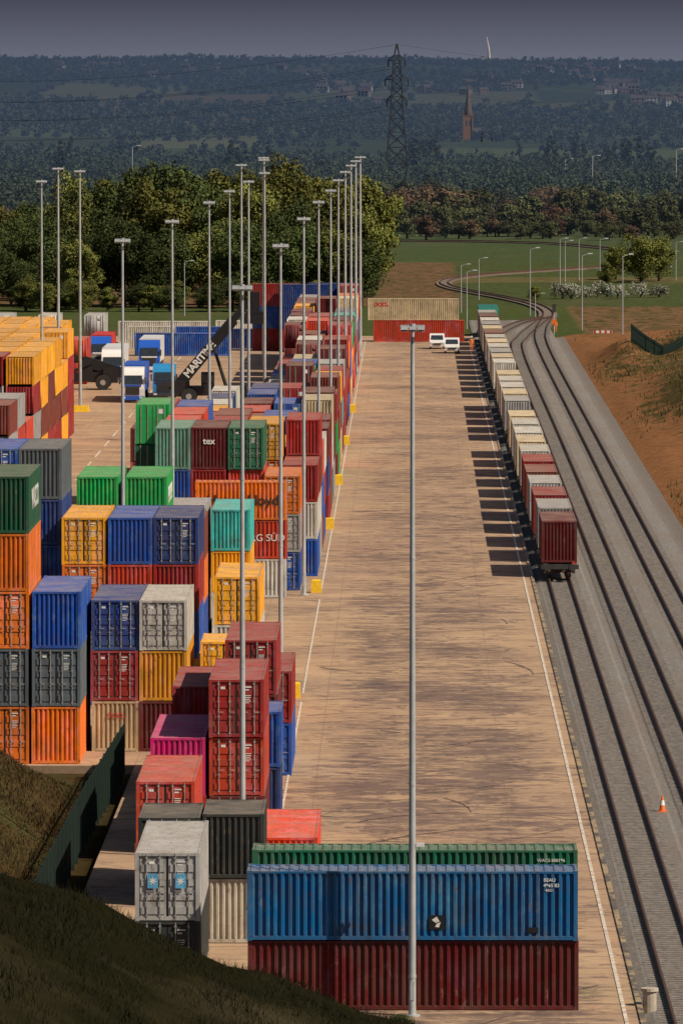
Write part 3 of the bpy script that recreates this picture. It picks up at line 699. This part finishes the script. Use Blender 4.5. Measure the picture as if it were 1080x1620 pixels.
def van(x,d):
    c=MB(); c.prism([(-2.4,.35),(-2.45,.8),(-2.35,1.0),(-1.6,1.15),(-.95,1.8),(-.6,1.92),(2.3,1.92),(2.4,1.7),(2.4,.35)],-.95,.95)
    r=obj('parked_van',c.mesh('van_body',[M_WP]),(x,d,0),label='small white van parked at the end of the yard',cat='van',group='white vans')
    w=MB(); w.face([(-.82,-1.57,1.2),(.82,-1.57,1.2),(.75,-1.0,1.76),(-.75,-1.0,1.76)]); obj('windscreen',w.mesh('windscreen',[M_GLASS]),(0,-.03,.02),parent=r)
    for sx in (-.956,.956):
        w=MB(); w.face([(sx,-1.3,1.2),(sx,-.2,1.2),(sx,-.2,1.75),(sx,-.85,1.75)]); obj('side_window',w.mesh('side_window',[M_GLASS]),parent=r)
    w=MB(); w.box(-.5,.5,-2.5,-2.45,.55,.8); obj('grille',w.mesh('grille',[M_DARK]),parent=r)
    w=MB(); w.box(-.17,.17,-2.47,-2.4,.72,.9); mh=w.mesh('headlight',[M_LAMP])
    for sx in (-.72,.72): obj('headlight',mh,(sx,0,0),parent=r)
    for sx in (-.85,.85):
        for y in (-1.6,1.5): obj('wheel',ME_WHEEL,(sx,y,.33),parent=r,scale=(.7,.66,.66))
van(3.55,952); van(5.4,936)
def reach(x,d,flipx=False,col=M_DARK,text=None,lab='',angd=52,l1=8,l2=12):
    e=bpy.data.objects.new('reach_stacker',None); COL.objects.link(e); e.location=(x,d,0)
    if flipx: e.rotation_euler=(0,0,math.pi)
    e['label']=lab; e['category']='container handler'
    b=MB(); b.box(-3.6,3.2,-1.1,1.1,.9,1.9); b.box(-4.6,-3.0,-1.6,1.6,.8,2.5); b.box(2.8,3.6,-1.9,1.9,.7,1.5)
    obj('chassis',b.mesh('chassis',[col]),parent=e)
    wh=MB(); wh.cyl((0,-.35,0),(0,.35,0),.85,None,20,0); wh.cyl((0,-.37,0),(0,.37,0),.32,None,12,1); mw=wh.mesh('wheel',[M_BLACK,M_BAR])
    for xx in (2.6,-3.0):
        for yy in (-1.7,1.7): obj('wheel',mw,(xx,yy,.85),parent=e)
    b=MB(); b.prism([(-.8,1.9),(-.7,3.4),(.7,3.4),(.8,1.9)],-1.7,-.3); obj('cab',b.mesh('cab',[col]),parent=e)
    b=MB(); b.box(-1.6,-.4,-.86,-.81,2.3,3.2); b.box(-.31,-.29,-.6,.6,2.3,3.2); obj('cab_window',b.mesh('cab_window',[M_GLASS]),parent=e)
    p0=Vector((-4.0,0,2.2)); ang=R(angd); dr=Vector((math.cos(ang),0,math.sin(ang))); up=Vector((-math.sin(ang),0,math.cos(ang)))
    def beam(a0,a1,h,wd,nm,m):
        b=MB(); A=p0+dr*a0; B=p0+dr*a1; wv=Vector((0,wd,0))
        b.hexa([A-up*h-wv,B-up*h-wv,B-up*h+wv,A-up*h+wv],[A+up*h-wv,B+up*h*.9-wv,B+up*h*.9+wv,A+up*h+wv]); return obj(nm,b.mesh(nm,[m]),parent=e)
    beam(-1.2,l1,.6,.5,'boom',col); beam(l1-.4,l2,.38,.36,'boom_extension',M_MACH)
    b=MB()
    for yy in (-.85,.85): b.cyl((1.0,yy,1.8),tuple(p0+dr*min(5.5,l1-1)+Vector((0,yy,0))),.17,.13,10)
    obj('lift_cylinder',b.mesh('lift_cylinder',[M_MACH]),parent=e)
    T=p0+dr*l2
    b=MB(); b.box(T.x-.4,T.x+.6,-.6,.6,T.z-1.8,T.z+.3); b.box(T.x-.9,T.x+1.0,-1.0,1.0,T.z-2.3,T.z-1.8)
    b.box(T.x-.6,T.x+.6,-4.6,4.6,T.z-2.8,T.z-2.3); b.box(T.x-1.2,T.x+1.2,-4.9,-4.6,T.z-3.0,T.z-2.2); b.box(T.x-1.2,T.x+1.2,4.6,4.9,T.z-3.0,T.z-2.2)
    obj('spreader',b.mesh('spreader',[M_MACH]),parent=e)
    if text:
        o=obj('lettering',text_mesh(text,1.12,M_WHITE,.03,.93),tuple(p0+dr*3.35+Vector((0,-.52,0))),(0,0,0),parent=e)
        o.rotation_mode='QUATERNION'
        Mx=Matrix((dr,up,dr.cross(up))).transposed(); o.rotation_quaternion=Mx.to_quaternion()
reach(-20.8,785,False,M_MACH,text='MARITIME',lab='black reach stacker with raised boom lettered in white',angd=50,l1=9,l2=12.5)
reach(-37.6,822,True,M_MACH,lab='dark reach stacker with lowered boom beside the stacks',angd=18,l1=3.5,l2=5.5)
b=MB(); b.box(-1.3,1.3,-.05,.05,.5,.85)
e=obj('safety_barrier',b.mesh('safety_barrier',[M_WHITE]),(26.5,1000,-.1),label='red and white striped barrier beside the tracks',cat='barrier')
for xx in (-1.1,-.35,.4,1.1):
    b=MB(); b.box(xx-.15,xx+.15,-.06,.055,.49,.86); obj('red_stripe',b.mesh('red_stripe',[M_RED]),parent=e)
for xx in (-.9,.9):
    b=MB(); b.box(xx-.05,xx+.05,-.3,.3,0,.08); b.box(xx-.04,xx+.04,-.04,.04,.08,.5); obj('leg',b.mesh('leg',[M_DARK]),parent=e)
def person(x,d,z,pose=0,lab=''):
    J={'pel':(0,0,.95),'chest':(0,0,1.3),'neck':(0,0,1.5),'head':(0,-.02,1.62),'headt':(0,-.02,1.74),
       'shl':(-.2,0,1.42),'ell':(-.27,.02,1.15),'wl':(-.25,-.12,.92),'hl':(-.25,-.15,.84),'shr':(.2,0,1.42),'elr':(.27,.02,1.15),'wr':(.26,-.1,.92),'hr':(.26,-.13,.84),
       'hpl':(-.1,0,.9),'kl':(-.12,-.03-.05*pose,.5),'al':(-.12,.03,.09),'tl':(-.13,-.13,.04),'hpr':(.1,0,.9),'kr':(.12,-.06*pose,.5),'ar':(.13,.03,.09),'tr':(.14,-.13,.04)}
    E=[('pel','chest'),('chest','neck'),('neck','head'),('head','headt'),('chest','shl'),('shl','ell'),('ell','wl'),('wl','hl'),('chest','shr'),('shr','elr'),('elr','wr'),('wr','hr'),
       ('pel','hpl'),('hpl','kl'),('kl','al'),('al','tl'),('pel','hpr'),('hpr','kr'),('kr','ar'),('ar','tr')]
    RD={'pel':.13,'chest':.15,'neck':.055,'head':.09,'headt':.07,'shl':.07,'ell':.045,'wl':.03,'hl':.035,'hpl':.09,'kl':.06,'al':.04,'tl':.035}
    def build(nm,keys,k,mat,parent):
        ks=[q for q in J if q in keys]; me=bpy.data.meshes.new(nm)
        me.from_pydata([J[q] for q in ks],[(ks.index(a),ks.index(b)) for a,b in E if a in ks and b in ks],[])
        me.materials.append(mat); o=obj(nm,me,parent=parent)
        md=o.modifiers.new('s','SKIN'); sv=me.skin_vertices[0].data if me.skin_vertices else None
        if sv is None:
            bpy.context.view_layer.objects.active=o; bpy.ops.mesh.customdata_skin_add(); sv=me.skin_vertices[0].data
        for i,q in enumerate(ks):
            r=RD.get(q,RD.get(q[:-1]+'l',.05))+k; sv[i].radius=(r,r*.85); sv[i].use_root=(q=='pel')
        o.modifiers.new('u','SUBSURF').render_levels=1
        return o
    o=build('person',list(J.keys()),0,M_SKIN,None); o.location=(x,d,z); o['label']=lab; o['category']='person'
    build('hi_vis_suit',['pel','chest','shl','ell','wl','shr','elr','wr','hpl','kl','al','hpr','kr','ar'],.02,M_HIVIS,o)
    hb=MB(); hb.cyl((0,-.02,1.72),(0,-.02,1.84),.125,.06,12); hb.cyl((0,-.02,1.715),(0,-.02,1.73),.15,None,12); obj('safety_helmet',hb.mesh('safety_helmet',[M_WHITE]),parent=o)
try:
    person(8.0,945,0,1,'worker in orange hi-vis clothing standing beside the train')
    person(20.4,1020,-.15,0,'worker in orange hi-vis clothing standing by the tracks')
except Exception as ex: print('person',ex)
b=MB(); b.cyl((0,0,0),(0,0,4),.07,None,8); sg=obj('railway_signal',b.mesh('signal_post',[M_GALV]),(20.0,1010,-.2),label='railway signal post beside the curving tracks',cat='railway signal')
b=MB(); b.box(-.25,.25,-.15,.1,3.2,4.3); obj('signal_head',b.mesh('signal_head',[M_DARK]),parent=sg)
b=MB(); b.box(-.3,.3,-.12,.12,1.5,2.2); obj('warning_plate',b.mesh('warning_plate',[M_ORG]),parent=sg)
sl=MB(); sl.cyl((0,0,0),(0,0,9),.09,.05,8); ME_SL=sl.mesh('street_lamp',[M_GALV])
la=MB(); la.cyl((0,0,8.95),(.9,0,9.25),.04,None,6); la.hexa([(.8,-.12,9.18),(1.5,-.1,9.22),(1.5,.1,9.22),(.8,.12,9.18)],[(.85,-.08,9.33),(1.45,-.06,9.33),(1.45,.06,9.33),(.85,.08,9.33)]); ME_SA=la.mesh('lamp_arm',[M_GALV])
for (X_,D_,hh) in [((px-648)/(yb-140)*34,391000/(yb-140),(yb-yt)/11500*391000/(yb-140)) for (px,yt,yb) in ((729,415,490),(738,425,515),(757,405,470),(838,390,495),(920,402,520),(984,412,535),(885,375,450),(893,378,448),(915,375,440),(948,375,445),(1068,380,440),(995,375,430),(292,410,495),(846,460,500),(1060,395,420),(936,245,300),(893,250,290),(1068,235,300),(210,230,300))]:
    r=obj('street_lamp',ME_SL,(X_,D_,float(gz(X_,D_))),label='slim grey street lamp beside the distant road',cat='street lamp',group='street lamps',scale=(max(1,D_/1300),max(1,D_/1300),hh/9))
    obj('lamp_arm',ME_SA,parent=r)
# ---------------------------------------------------------------- fences
def fence(pts,h,lab):
    e=bpy.data.objects.new('palisade_fence',None); COL.objects.link(e); e['label']=lab; e['category']='fence'; e['group']='palisade fences'
    pp_=MB(); pp_.box(-.07,.07,-.07,.07,-.3,h+.05); mp=pp_.mesh('fence_post',[M_GRN])
    mb=MB(); 
    for (a,b_) in zip(pts[:-1],pts[1:]):
        a=Vector(a); b2=Vector(b_); l=(b2-a).length; n=int(l/.15)
        for i in range(n):
            p=a.lerp(b2,i/n); mb.box(p.x-.035,p.x+.035,p.y-.02,p.y+.02,p.z+.05,p.z+h)
        for z in (.4,h-.35): mb.cyl(a+Vector((0,0,z)),b2+Vector((0,0,z)),.04,None,4)
        m_=max(1,int(l/2.75))
        for i in range(m_):
            p=a.lerp(b2,i/m_); obj('fence_post',mp,tuple(p),parent=e)
    obj('fence_panel',mb.mesh('fence_panel',[M_GRN]),parent=e)
fence([(-15.0,264,-.1),(-14.9,300,-.1),(-14.7,330,-.1),(-14.2,361,-.1)],2.5,'dark green palisade fence along the foot of the grass bank')
fence([(27.4,900,2.7),(29.0,895,1.5),(31.0,890,.35),(32.6,893,.8),(35.0,900,2.0)],2.2,'dark green fence dipping across the earth bank beside the tracks')

# ---------------------------------------------------------------- vegetation
def leafmat(name,c1,c2,hz=False,hue=(.488,.508),val=(.68,1.3)):
    m,nt,b=newmat(name); g=nt.nodes.new('ShaderNodeNewGeometry')
    o=nt.nodes.new('ShaderNodeObjectInfo')
    c=mixrgb(nt,g.outputs['Random Per Island'],c1,c2)
    n=noise(nt,.22,3,pos(nt)); c=mixrgb(nt,ramp(nt,n,(.45,.65,0,.45)),c,[x*.55 for x in c1])
    v=nt.nodes.new('ShaderNodeHueSaturation'); L(nt,c,v.inputs['Color']); L(nt,ramp(nt,o.outputs['Random'],(0,1,*val)),v.inputs['Value']); L(nt,ramp(nt,o.outputs['Random'],(0,1,*hue)),v.inputs['Hue'])
    L(nt,v.outputs[0],b.inputs['Base Color']); b.inputs['Roughness'].default_value=.8; b.inputs['Specular IOR Level'].default_value=.1
    if hz: paint_haze(m)
    return m
M_LEAF=leafmat('leaf_olive',(.085,.105,.027),(.2,.195,.05),val=(.7,1.35)); M_LEAFD=leafmat('leaf_dark',(.04,.06,.02),(.09,.11,.034))
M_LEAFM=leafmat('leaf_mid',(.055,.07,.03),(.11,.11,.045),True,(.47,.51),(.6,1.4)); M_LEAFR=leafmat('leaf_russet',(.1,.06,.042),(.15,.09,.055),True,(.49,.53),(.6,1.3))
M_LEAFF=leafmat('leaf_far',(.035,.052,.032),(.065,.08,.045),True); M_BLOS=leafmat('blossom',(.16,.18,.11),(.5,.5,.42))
M_BARK=simple('bark',(.09,.07,.05),.95)
def crown_arr(rng,Rr,Hc,zc,ncl,nl,ls):
    c=rng.normal(size=(ncl,3)); c/=np.linalg.norm(c,axis=1)[:,None]; c*=rng.uniform(.25,.88,(ncl,1))
    c=c*np.array([Rr,Rr,Hc/2]); c[:,2]+=zc
    cr=Rr*rng.uniform(.16,.4,(ncl,1))
    k=rng.integers(0,ncl,nl)
    d=rng.normal(size=(nl,3)); d/=np.linalg.norm(d,axis=1)[:,None]
    p=c[k]+d*cr[k]*rng.uniform(.55,1.15,(nl,1))
    nrm=d+rng.normal(size=(nl,3))*.55; nrm/=np.linalg.norm(nrm,axis=1)[:,None]
    t=np.cross(nrm,rng.normal(size=(nl,3))); t/=np.linalg.norm(t,axis=1)[:,None]+1e-9; u=np.cross(nrm,t)
    s=ls*rng.uniform(.6,1.3,(nl,1))
    return np.stack([p-t*s-u*s*.5,p+t*s-u*s*.4,p+t*s*.7+u*s*.6,p-t*s*.7+u*s*.5],1).reshape(-1,3)
def quads(V): return np.arange(len(V)).reshape(-1,4)
def tree_meshes(seed,Hh,Rr,mat,nl=11000,ls=.25,ncl=48):
    rng=np.random.default_rng(seed)
    V=crown_arr(rng,Rr,Hh*.9,Hh*.52,ncl,nl,ls)
    V[:,2]=np.maximum(V[:,2],Hh*.02)
    cm=npmesh('crown',V,quads(V),[mat])
    tb=MB(); tb.cyl((0,0,-.3),(.15,.1,Hh*.35),.5,.34,8); tb.cyl((.15,.1,Hh*.35),(0,.2,Hh*.75),.34,.1,7)
    for k in range(6):
        a=k*1.05+rng.uniform(0,.5); z=Hh*rng.uniform(.22,.5); tb.cyl((.1,.1,z),(math.cos(a)*Rr*.6,math.sin(a)*Rr*.6,z+Hh*.2),.17,.05,6)
    return cm,tb.mesh('trunk',[M_BARK])
BIG=[tree_meshes(s,20,rr_,M_LEAF) for s,rr_ in ((1,6.6),(2,5.6),(3,6.2),(4,4.8),(14,5.2))]; BIGD=[tree_meshes(s,20,7.2,M_LEAFD) for s in (5,6)]
MID=[tree_meshes(s,12,rr_,M_LEAFM,3600,.32,30) for s,rr_ in ((7,5.2),(8,4.4),(9,5.6),(19,3.6))]; MIDR=[tree_meshes(s,11,5.0,M_LEAFR,3600,.32,30) for s in (10,11)]
POP=[tree_meshes(12,20,2.6,M_LEAFF,1200,.55,24)]
def tree(kind,x,d,s,sx=1,lab='leafy broadleaf tree with an uneven olive-green crown',nm='broadleaf_tree',grp='trees behind the yard'):
    cm,tm=random.choice(kind)
    e=bpy.data.objects.new(nm,None); COL.objects.link(e); e.location=(x,d,float(gz(x,d))-.1); e.rotation_euler=(0,0,random.uniform(0,6.28)); e.scale=(s*sx,s*sx,s)
    e['label']=lab; e['category']='tree'; e['group']=grp
    obj('crown',cm,parent=e); obj('trunk',tm,parent=e)
def topy(px): return np.interp(px,[0,60,130,200,260,330,400,450,500,560,600,640],[300,300,262,240,232,222,222,232,250,258,262,330])
for row,(D_,k0) in enumerate(((1150,0),(1190,1),(1240,2),(1305,1))):
    s_=11500/D_; px=-60.+row*17
    while px<(605 if row else 590):
        ty=topy(px)+random.uniform(-12,26)+ (80 if row==0 else (30 if row==1 else 0))
        hh=34-(ty-140)/s_; d_=D_+random.uniform(-14,14)
        X_=(px-648)/s_; sc=max(.35,hh/20.5)
        kk=BIGD if (row==0 and random.random()<.5) or (px<110 and random.random()<.8) or random.random()<.2 else BIG
        tree(kk,X_,d_,sc,random.uniform(.8,1.15)*(1.0 if sc>.7 else 1.25))
        px+= s_*sc*random.uniform(4.4,7.5)
for k in range(26):
    X_=random.uniform(-68,-8); tree(BIGD if k%2 else BIG,X_,random.uniform(1118,1135),random.uniform(.16,.3),1.6,'low dense green shrub at the yard edge','shrub','shrubs along the yard edge')
for row,D_ in enumerate((1672,1715,1770,1840,1940)):
    s_=11500/D_; px=560.+row*11
    while px<1130:
        ty=np.interp(px,[560,640,700,760,820,900,960,1080],[300,284,286,302,308,292,302,306])+random.uniform(-14,18)+(44 if row==0 else (20 if row==1 else 0))-row*2
        hh=34-(ty-140)/s_; kk=MIDR if (830<px<915 and random.random()<.5) or random.random()<.2 else MID
        sc=max(.35,hh/12.3); tree(kk,(px-648)/s_,D_+random.uniform(-28,28),sc,random.uniform(.9,1.4),'woodland tree with a dense dark green crown' if kk is MID else 'woodland tree with russet brown leaves',grp='woodland edge trees')
        px+=s_*sc*random.uniform(4,9)
for X_,d_,s in ((41,1290,.5),(44.5,1300,.42),(37,1310,.35),(34,1255,.25),(20,1170,.16)): tree(BIG,X_,d_,s,1.35,'rounded green bush beside the railway curve','bush','bushes beside the railway')
BL=tree_meshes(33,6,4.2,M_BLOS,1500,.22,22)
for X_ in (25,26.4,27.5,29,31,32.5,34,38,41): tree([BL],X_,1195+random.uniform(-8,8),random.uniform(.3,.5),1.2,'low bush covered in white blossom','blossom_bush','blossoming bushes')
for X_,d_,s in ((-.3,262.6,.055),(-1.0,262.2,.04),(-12.6,262,.05)): tree(BIGD,X_,d_,s,1.5,'small dark bush on the grass slope','bush','bushes on the slope')
for k in range(44):
    px=random.choice([random.uniform(770,1000),random.uniform(360,430),random.uniform(640,700),random.uniform(0,330),random.uniform(930,1060)]); D_=random.uniform(2700,3400); s_=11500/D_
    tree(POP,(px-648)/s_,D_,random.uniform(.55,.9),1.1,'tall narrow dark poplar tree','poplar_tree','poplar trees')
rng=np.random.default_rng(5); VV=[]
D_=2010.
while D_<8500:
    s_=11500/D_; xw=700/s_*1.2; X_=-xw*1.1
    while X_<xw:
        v=float(vn(X_/ (30+D_/40)+2,D_/330.))
        f0=fieldid(X_,D_); f1=fieldid(X_,D_+45.); f2=fieldid(X_+9.,D_)
        hedge=(f0[1]!=f1[1]) or (f0[0]!=f2[0])
        wood=v>(.0 if D_<6800 else -.25) or D_<2300
        if wood or (hedge and rng.random()<.9) or rng.random()<.04:
            h_=(rng.uniform(6,11) if wood else rng.uniform(3,7.5)); r_=h_*rng.uniform(.5,.9)
            n_=260 if D_<3000 else (120 if D_<4500 else 60)
            A=crown_arr(rng,r_,h_*.95,h_*.42,10,n_,.5 if D_<3000 else (.85 if D_<4500 else 1.4))
            dd=D_+rng.uniform(-35,35); A+=np.array([X_,dd,float(gz(X_,dd))-.4]); VV.append(A)
        X_+=rng.uniform(4,8)*(1+D_/9000)
    D_*=1.022
VV=np.concatenate(VV); print('far leaves',len(VV)//4)
obj('distant_woodland',npmesh('distant_woodland',VV,quads(VV),[M_LEAFF]),kind='stuff',label='hazy distant woodland and hedgerows on rolling hills',cat='woodland')
def blades(n,x0,x1,d0,d1,cond,wv,hm):
    gx=np.random.uniform(x0,x1,n); gd=np.random.uniform(d0,d1,n); k=cond(gx,gd); gx=gx[k]; gd=gd[k]; n=len(gx)
    gzv=gz(gx,gd); hh=np.random.uniform(.08,.32,n)*hm*(1+.6*vn(gx*1.1,gd*.35)); a=np.random.uniform(0,6.28,n); lx=np.random.normal(0,.12,n); ly=np.random.normal(0,.12,n)
    return np.stack([np.stack([gx-np.cos(a)*wv,gd-np.sin(a)*wv,gzv-.03],-1),np.stack([gx+np.cos(a)*wv,gd+np.sin(a)*wv,gzv-.03],-1),np.stack([gx+lx,gd+ly,gzv+hh],-1)],1).reshape(-1,3)
V=blades(90000,-24,7,95,262,lambda x,d:(x/d>-.062)|(d>250),.013,.9)
M_GR=leafmat('grass_blades',(.007,.009,.004),(.02,.017,.007))
obj('grass',npmesh('grass',V,np.arange(len(V)).reshape(-1,3),[M_GR]),kind='stuff',label='rough dark grass covering the slope',cat='grass')
V=blades(26000,-24,-15.6,264,352,lambda x,d:x>-25,.03,1.0)
M_GR2=leafmat('dry_grass_blades',(.04,.033,.013),(.12,.075,.032))
obj('dry_grass',npmesh('dry_grass',V,np.arange(len(V)).reshape(-1,3),[M_GR2]),kind='stuff',label='dry brown grass tufts on the bank beside the fence',cat='grass')
V=blades(30000,21.5,50,262,980,lambda x,d:(x*11500/d<520)&(vn(x/5.,d/30.)+.9*np.exp(-((x-36)/7)**2-((d-740)/110)**2)+np.random.normal(0,.25,len(x))>.1),.07,1.8)
M_GR3=leafmat('bank_grass_blades',(.05,.05,.02),(.12,.1,.04))
obj('bank_grass',npmesh('bank_grass',V,np.arange(len(V)).reshape(-1,3),[M_GR3]),kind='stuff',label='patchy rough grass on the orange earth bank',cat='grass')

# ---------------------------------------------------------------- pylon
def pylon(x,d,H=50.5):
    e=bpy.data.objects.new('electricity_pylon',None); COL.objects.link(e); e.location=(x,d,float(gz(x,d))); e['label']='tall dark lattice steel electricity pylon above the trees'; e['category']='pylon'
    mb=MB(); 
    def hw(z): return np.interp(z,[0,28,44,50.5],[4.3,2.1,1.3,.15])
    zs=[0,7,13,18.5,23.5,28,31.5,34.5,37.5,40.5,43.5,46.5,50.5]
    c=[(-1,-1),(1,-1),(1,1),(-1,1)]
    for a_,b_ in zip(zs[:-1],zs[1:]):
        wa,wb=hw(a_),hw(b_)
        for i in range(4):
            p=c[i]; q=c[(i+1)%4]
            mb.cyl((p[0]*wa,p[1]*wa,a_),(p[0]*wb,p[1]*wb,b_),.38,None,4)
            mb.cyl((p[0]*wa,p[1]*wa,a_),(q[0]*wb,q[1]*wb,b_),.24,None,4); mb.cyl((q[0]*wa,q[1]*wa,a_),(p[0]*wb,p[1]*wb,b_),.24,None,4)
            mb.cyl((p[0]*wb,p[1]*wb,b_),(q[0]*wb,q[1]*wb,b_),.2,None,4)
    obj('lattice_body',mb.mesh('lattice_body',[M_PYL]),parent=e)
    for z,w in ((30,3.6),(37.5,4.2),(44.5,3.1)):
        mb=MB()
        for sx in (-1,1):
            for sy in (-1,1):
                k=hw(z); mb.cyl((sx*k,sy*k,z),(sx*w,0,z+.3),.24,None,4); mb.cyl((sx*k,sy*k,z+2),(sx*w,0,z+.3),.2,None,4)
                mb.cyl((sx*(k+w)/2,sy*k*.5,z+.1),(sx*k,sy*k,z+2),.14,None,4)
            mb.cyl((sx*w,0,z+.2),(sx*w,0,z-2.2),.25,None,6)
        obj('cross_arm',mb.mesh('cross_arm',[M_PYL]),parent=e)
    for z,w in ((27.9,3.6),(35.4,4.2),(42.4,3.1),(50.4,0)):
        for sx in ((-1,1) if w else (1,)):
            for dx,dy in ((-260,240),(300,420)):
                mb=MB(); prev=None
                for i in range(17):
                    t=i/16; p=(sx*w+dx*t,dy*t,z-9*4*t*(1-t)-(8*t))
                    if prev: mb.cyl(prev,p,.06,None,4)
                    prev=p
                obj('cable',mb.mesh('cable',[M_PYL]),parent=e)
pylon(-4.8,2650)
cx,cy=32.7,4100.; cz=float(gz(cx,cy)); 
ch=bpy.data.objects.new('church',None); COL.objects.link(ch); ch.location=(cx,cy,cz)
ch['label']='stone church with a square tower and tall pointed spire'; ch['category']='church'
mb=MB(); mb.box(-2.5,2.5,-2.5,2.5,0,13.0)
for sx in (-2.5,2.5):
    for sy in (-2.5,2.5): mb.box(sx-.4,sx+.4,sy-.4,sy+.4,0,12.4); mb.cyl((sx,sy,12.4),(sx,sy,16.5),.42,.05,4)
for k in range(5): mb.box(-2.0+k*.9,-1.5+k*.9,-2.6,-2.3,13.0,13.7)
obj('tower',mb.mesh('tower',[M_STONE]),parent=ch)
mb=MB(); mb.cyl((0,0,13.0),(0,0,31.5),2.35,.1,8); 
for a_ in (0,1,2,3):
    mb.box(-.4+1.8*math.cos(a_*1.57),.4+1.8*math.cos(a_*1.57),-.4+1.8*math.sin(a_*1.57),.4+1.8*math.sin(a_*1.57),13.5,16)
mb.cyl((0,0,31.3),(0,0,33),.16,None,4); obj('spire',mb.mesh('spire',[M_SPIRE]),parent=ch)
for x0 in (-1.0,1.0):
    mb=MB(); mb.face([(x0-.5,-2.53,7.5),(x0+.5,-2.53,7.5),(x0+.5,-2.53,10.3),(x0,-2.53,11.2),(x0-.5,-2.53,10.3)]); obj('belfry_opening',mb.mesh('belfry_opening',[M_SLATE]),parent=ch)
mb=MB(); mb.box(2.5,9.5,-3.0,3.0,0,3.8); obj('nave',mb.mesh('nave',[M_STONE]),parent=ch)
mb=MB(); mb.face([(2.5,-3.3,3.7),(9.7,-3.3,3.7),(9.7,0,6.6),(2.5,0,6.6)]); mb.face([(2.5,3.3,3.7),(2.5,0,6.6),(9.7,0,6.6),(9.7,3.3,3.7)]); mb.face([(9.7,-3.3,3.7),(9.7,3.3,3.7),(9.7,0,6.6)]); obj('roof',mb.mesh('roof',[M_SLATE]),parent=ch)
for x0 in (4.0,6.0,8.0):
    mb=MB(); mb.face([(x0-.4,-3.03,1.2),(x0+.4,-3.03,1.2),(x0+.4,-3.03,2.6),(x0,-3.03,3.3),(x0-.4,-3.03,2.6)]); obj('window',mb.mesh('window',[M_SLATE]),parent=ch)
for dx in (-16,-9,7,13,19): tree(POP,cx+dx,cy-60+random.uniform(-30,30),random.uniform(.35,.5),2.6,'dark churchyard tree beside the distant church','broadleaf_tree','churchyard trees')
wx,wy=82.,7600.; wz=float(gz(wx,wy))
t=bpy.data.objects.new('wind_turbine',None); COL.objects.link(t); t.location=(wx,wy,wz); t['label']='slender white wind turbine on the distant hill'; t['category']='wind turbine'
mb=MB(); mb.cyl((0,0,0),(0,0,17),1.5,1.0,10); obj('tower',mb.mesh('tower',[M_WT]),parent=t)
mb=MB(); mb.box(-.9,.9,-1.5,2.5,16.4,18.2); obj('nacelle',mb.mesh('nacelle',[M_WT]),parent=t)
mb=MB(); mb.cyl((0,0,0),(0,0,12),.8,.3,6); bm_=mb.mesh('blade',[M_WT])
for a_ in (-10,170,178): obj('blade',bm_,(0,-1.7,17.3),(0,R(a_),0),parent=t)
hs=[]
for wallm in (M_HRED,M_HW):
    mb=MB(); mb.box(-4.5,4.5,-3,3,0,4.6,0)
    mb.prism([(-3.3,4.5),(0,6.9),(3.3,4.5)],-4.8,4.8,1); mb.box(2.8,3.6,-.4,.4,6.4,7.8,0)
    for x0 in (-3,0,3):
        for z0 in (.9,3.0): mb.box(x0-.5,x0+.5,-3.04,-3.001,z0,z0+1.,2)
    hs.append(mb.mesh('house',[wallm,M_HR,M_GLASS]))
for k in range(90):
    cl=random.choice([(520,5900,35),(480,6600,70),(640,5600,80),(820,5900,120),(1000,5600,90),(980,6300,90),(1040,5200,40),(300,6800,150),(120,6800,90),(560,5400,40),(900,6900,120),(960,5900,60)])
    px=random.gauss(cl[0],cl[2]*.6); D_=cl[1]+random.uniform(-350,350); X_=(px-648)*D_/11500
    obj('house',hs[1] if random.random()<.35 else hs[0],(X_,D_,float(gz(X_,D_))+.0),(0,0,random.uniform(-.6,.6)),label='small gabled house on the distant hillside',cat='house',group='houses on the distant hillside',scale=random.uniform(.7,1.1))

# ---------------------------------------------------------------- light, sky, camera
lv=Vector((-.62,.33,-.71)).normalized()
sd=bpy.data.lights.new('sun','SUN'); sd.energy=5.0; sd.angle=R(.5); sd.color=(1,.87,.69)
so=bpy.data.objects.new('sun',sd); COL.objects.link(so); so.rotation_euler=lv.to_track_quat('-Z','Y').to_euler(); so.location=(100,100,200)
wd=bpy.data.worlds.new('World'); SC.world=wd; wd.use_nodes=True; nt=wd.node_tree; bg=nt.nodes['Background']; bg.inputs[1].default_value=.05
sk=nt.nodes.new('ShaderNodeTexSky'); sk.sky_type='NISHITA'; sk.sun_disc=False; sk.sun_elevation=math.asin(-lv.z); sk.sun_rotation=math.atan2(-lv.x,-lv.y); sk.air_density=1.2; sk.dust_density=2
tc_=nt.nodes.new('ShaderNodeTexCoord'); sp=nt.nodes.new('ShaderNodeSeparateXYZ'); L(nt,tc_.outputs['Generated'],sp.inputs[0])
k_=1/.05
lo_=mixrgb(nt,ramp(nt,sp.outputs[2],(.0015,.0125,0,1)),(.16*k_,.17*k_,.22*k_),(.06*k_,.063*k_,.093*k_))
L(nt,mixrgb(nt,ramp(nt,sp.outputs[2],(.02,.25,0,1)),lo_,sk.outputs[0]),bg.inputs[0])
cd=bpy.data.cameras.new('camera'); cam=bpy.data.objects.new('camera',cd); COL.objects.link(cam); SC.camera=cam
cd.sensor_fit='AUTO'; cd.sensor_width=36; cd.lens=36*11500/1620; cd.clip_start=1; cd.clip_end=30000
cam.location=(0,0,34)
cam.rotation_euler=(R(90)-math.atan(670/11500),0,math.atan(108/11500))
SC.view_settings.view_transform='Standard'; SC.view_settings.look='None'; SC.view_settings.exposure=0
print('containers',len(SPEC),'rest',len(rest))
